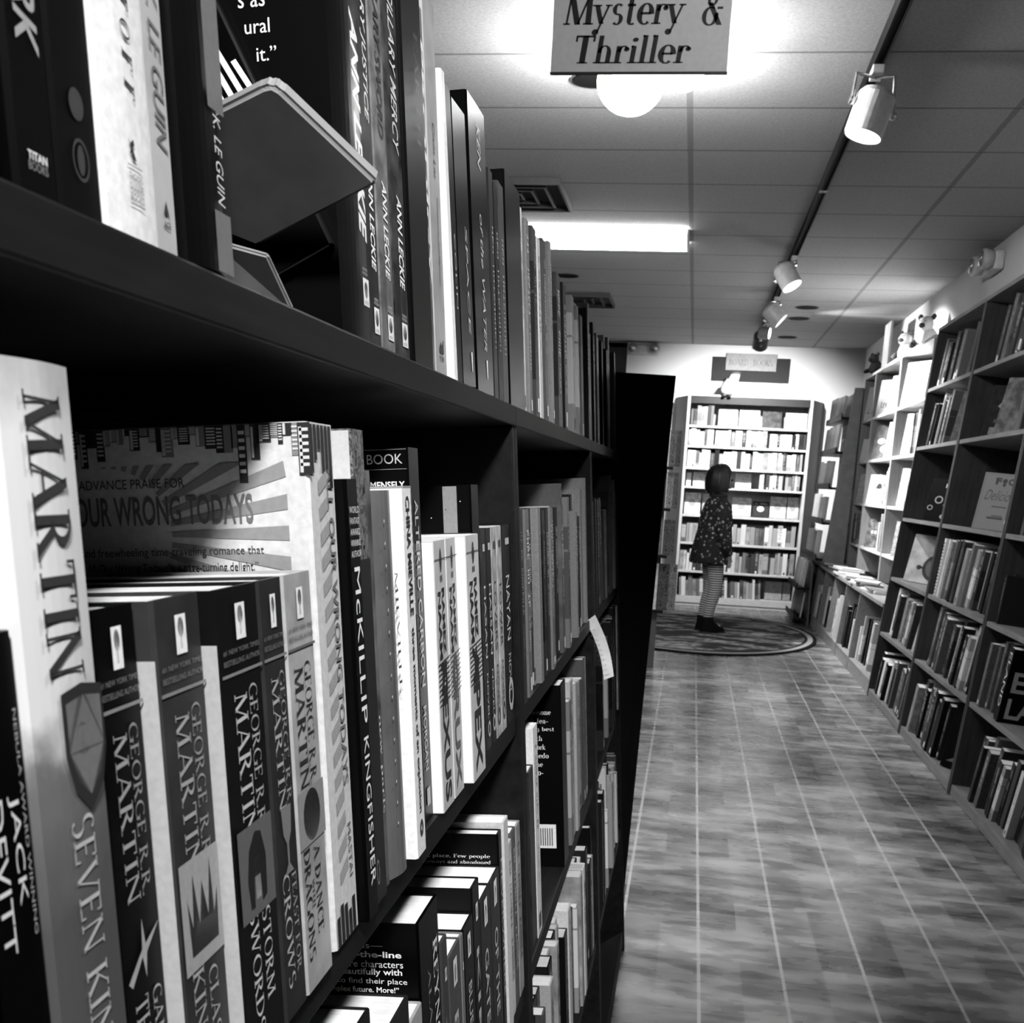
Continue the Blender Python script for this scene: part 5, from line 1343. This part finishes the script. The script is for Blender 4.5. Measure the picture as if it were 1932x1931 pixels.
def vent(x, y, label):
    t = empty('air_vent', Matrix.Translation((x, y, CEIL)))
    tag(t, label, 'air vent', 'ceiling air vents')
    bm = bmesh.new()
    for a in (.30, .22, .14, .07):
        for q in ((-a, -a, a, -a+.012), (-a, a-.012, a, a), (-a, -a+.012, -a+.012, a-.012), (a-.012, -a+.012, a, a-.012)):
            bx(bm, q[0], q[2], q[1], q[3], -.035+.04*(.3-a), -.0005)
    mobj('louvre', bm, grey(.045, .5), t)
    mobj('duct_opening', box_bm(-.295, .295, -.295, .295, -.003, -.0004), grey(.012, .8), t)
vent(-1.09, 6.33, 'square ceiling air vent before the fluorescent light'); vent(-1.09, 9.85, 'farther square ceiling air vent beyond the fluorescent light')

# track lighting
t = empty('light_track', Matrix.Translation((.515, 0, CEIL)))
tag(t, 'long black lighting track running along the ceiling', 'light track')
bm = bmesh.new()
bx(bm, -.018, -.012, -1.5, 12.6, -.048, -.0005); bx(bm, .012, .018, -1.5, 12.6, -.048, -.0005); bx(bm, -.012, .012, -1.5, 12.6, -.030, -.0005)
mobj('rail', bm, BLACKMETAL, t)
for yv in (6.05, 9.9): mobj('rail_joiner', box_bm(-.019, .019, yv-.02, yv+.02, -.050, -.0484), grey(.3), t)

def aim(direction):
    d = Vector(direction).normalized()
    return d.to_track_quat('Z', 'Y').to_matrix().to_4x4()
def spot(y, head, direction, label, power, size_deg, white=.62, r_=.066, L_=.15, glow=3.0, soft=.03, x0=.515, z0=CEIL-.0485):
    """track head: adaptor, yoke, can, lens and its lamp"""
    t = empty('track_spotlight', Matrix.Translation((x0, y, z0)))
    tag(t, label, 'track light', 'spotlights on the ceiling track')
    hd = Vector(head) - Vector((x0, y, z0))
    A = Matrix.Translation(hd) @ aim(direction)
    pm = grey(white, .35)
    mobj('track_adaptor', box_bm(-.02, .02, -.045, .045, -.03, -.0004, .004), pm, t)
    mobj('lamp_can', lathe_bm([(r_*.35, -L_*.55), (r_*.8, -L_*.5), (r_, -L_*.38), (r_, L_*.5), (r_*.94, L_*.5), (r_*.94, L_*.42)], 28, None, A), pm, t, smooth=False)
    mobj('lens', lathe_bm([(.001, L_*.425), (r_*.90, L_*.43), (r_*.9, L_*.44)], 24, None, A), emis('lit_lens', glow), t)
    top = Vector((0, 0, -.03))
    pv = [A @ Vector((0, s*(r_+.012), -.02)) for s in (-1, 1)]
    bm = bmesh.new()
    up = Vector((0, 0, max(.0, hd.z*.0)))
    for p in pv:
        tube_bm([top, Vector((p.x*.9, p.y*.9, -.038)), p], .006, 8, bm)
    mobj('yoke', bm, CHROME, t)
    for p in pv: mobj('pivot_knob', lathe_bm([(.012, -.008), (.014, 0), (.012, .008)], 12, None, Matrix.Translation(p) @ A.to_3x3().to_4x4() @ Matrix.Rotation(PI/2, 4, 'X')), CHROME, t)
    ld = bpy.data.lights.new('lamp', 'SPOT')
    ld.energy = power; ld.spot_size = math.radians(size_deg); ld.spot_blend = 1.0 if size_deg > 100 else .6; ld.shadow_soft_size = soft
    lo = bpy.data.objects.new('lamp', ld)
    link(lo, t)
    lo.matrix_local = A @ Matrix.Translation((0, 0, L_*.5+.01)) @ Matrix.Rotation(PI, 4, 'X')
    return t
spot(4.36, (.500, 4.30, 2.565), (-.25, -.06, -.95), 'nearest white track spotlight pointing down, with chrome yoke', 70*P_SPOT, 66, glow=6)
spot(7.66, (.475, 7.60, 2.60), (.55, -.30, -.95), 'second white track spotlight turned toward the right shelves', 110*P_SPOT, 75)
spot(9.25, (.505, 9.20, 2.60), (.95, -.10, -.82), 'third white track spotlight, pale and tilted right', 360*P_SPOT, 96, white=.5)
spot(11.0, (.50, 10.95, 2.62), (-.03, .95, -.66), 'dark far track spotlight aimed at the back bookcase', 250*P_SPOT, 101, white=.05, r_=.07)
spot(10.5, (.50, 10.44, 2.62), (.9, -.25, -.1), 'far track spotlight glowing to the right, before the dark one', 40*P_SPOT, 60, white=.2, r_=.05, L_=.1, glow=10)
spot(.75, (.46, .74, 2.58), (-.66, -.20, -1.30), 'added track spotlight aimed at the near left books, out of frame', 24*P_SPOT, 54, soft=.10)  # added unseen lamp that brightens the near spines
spot(1.10, (.45, 1.12, 2.58), (-.66, .45, -1.45), 'added track spotlight aimed at the middle left bookcase, out of frame', 42*P_SPOT, 54, soft=.12)  # unseen head put in to light the spines farther along the row
spot(-1.10, (.38, -1.09, 2.60), (-.58, 1.70, -1.38), 'added ceiling spotlight behind the viewer, aimed along the left shelves, out of frame', 185*P_SPOT, 42, soft=.13, x0=.38, z0=CEIL-.0002)  # made-up fixture supplying the light from behind the viewer
spot(2.10, (.47, 2.14, 2.60), (-.70, 1.30, -.10), 'added track spotlight turned to the hanging sign, out of frame', 16*P_SPOT, 60, soft=.08)  # added lamp, no such head known; brightens the sign face and the ceiling
# hanging section sign
t = empty('hanging_sign', Matrix.Translation((-.243, 3.40, 2.405)))
tag(t, 'grey hanging sign with black lettering in front of the globe lamps', 'sign')
mobj('board', box_bm(-.245, .245, 0, .008, 0, .235, .001), grey(.62, .7, .2, 0, .05, 60), t)
mobj('edge_strip', box_bm(-.246, .246, -.001, .009, -.006, -.0003), grey(.02, .5), t)
for sx in (-.2, .2): mobj('hanger_wire', tube_bm([(sx, .004, .235), (sx, .004, CEIL-2.406)], .0015, 6), BLACKMETAL, t)
g1, g2, g3 = tg('Mystery', 'serif', .12, .38), tg('&', 'serif', .12, .25), tg('Thriller', 'serif', .12, .38)
for g_ in ((*g1, -.216, .122, .094, .203), (*g2, .166, .222, .116, .204), (*g3, -.178, .143, .020, .094)): print_obj('lettering', [g_], ink(.015), t, (0, -.0008, 0), (1, 0, 0), (0, 0, 1))
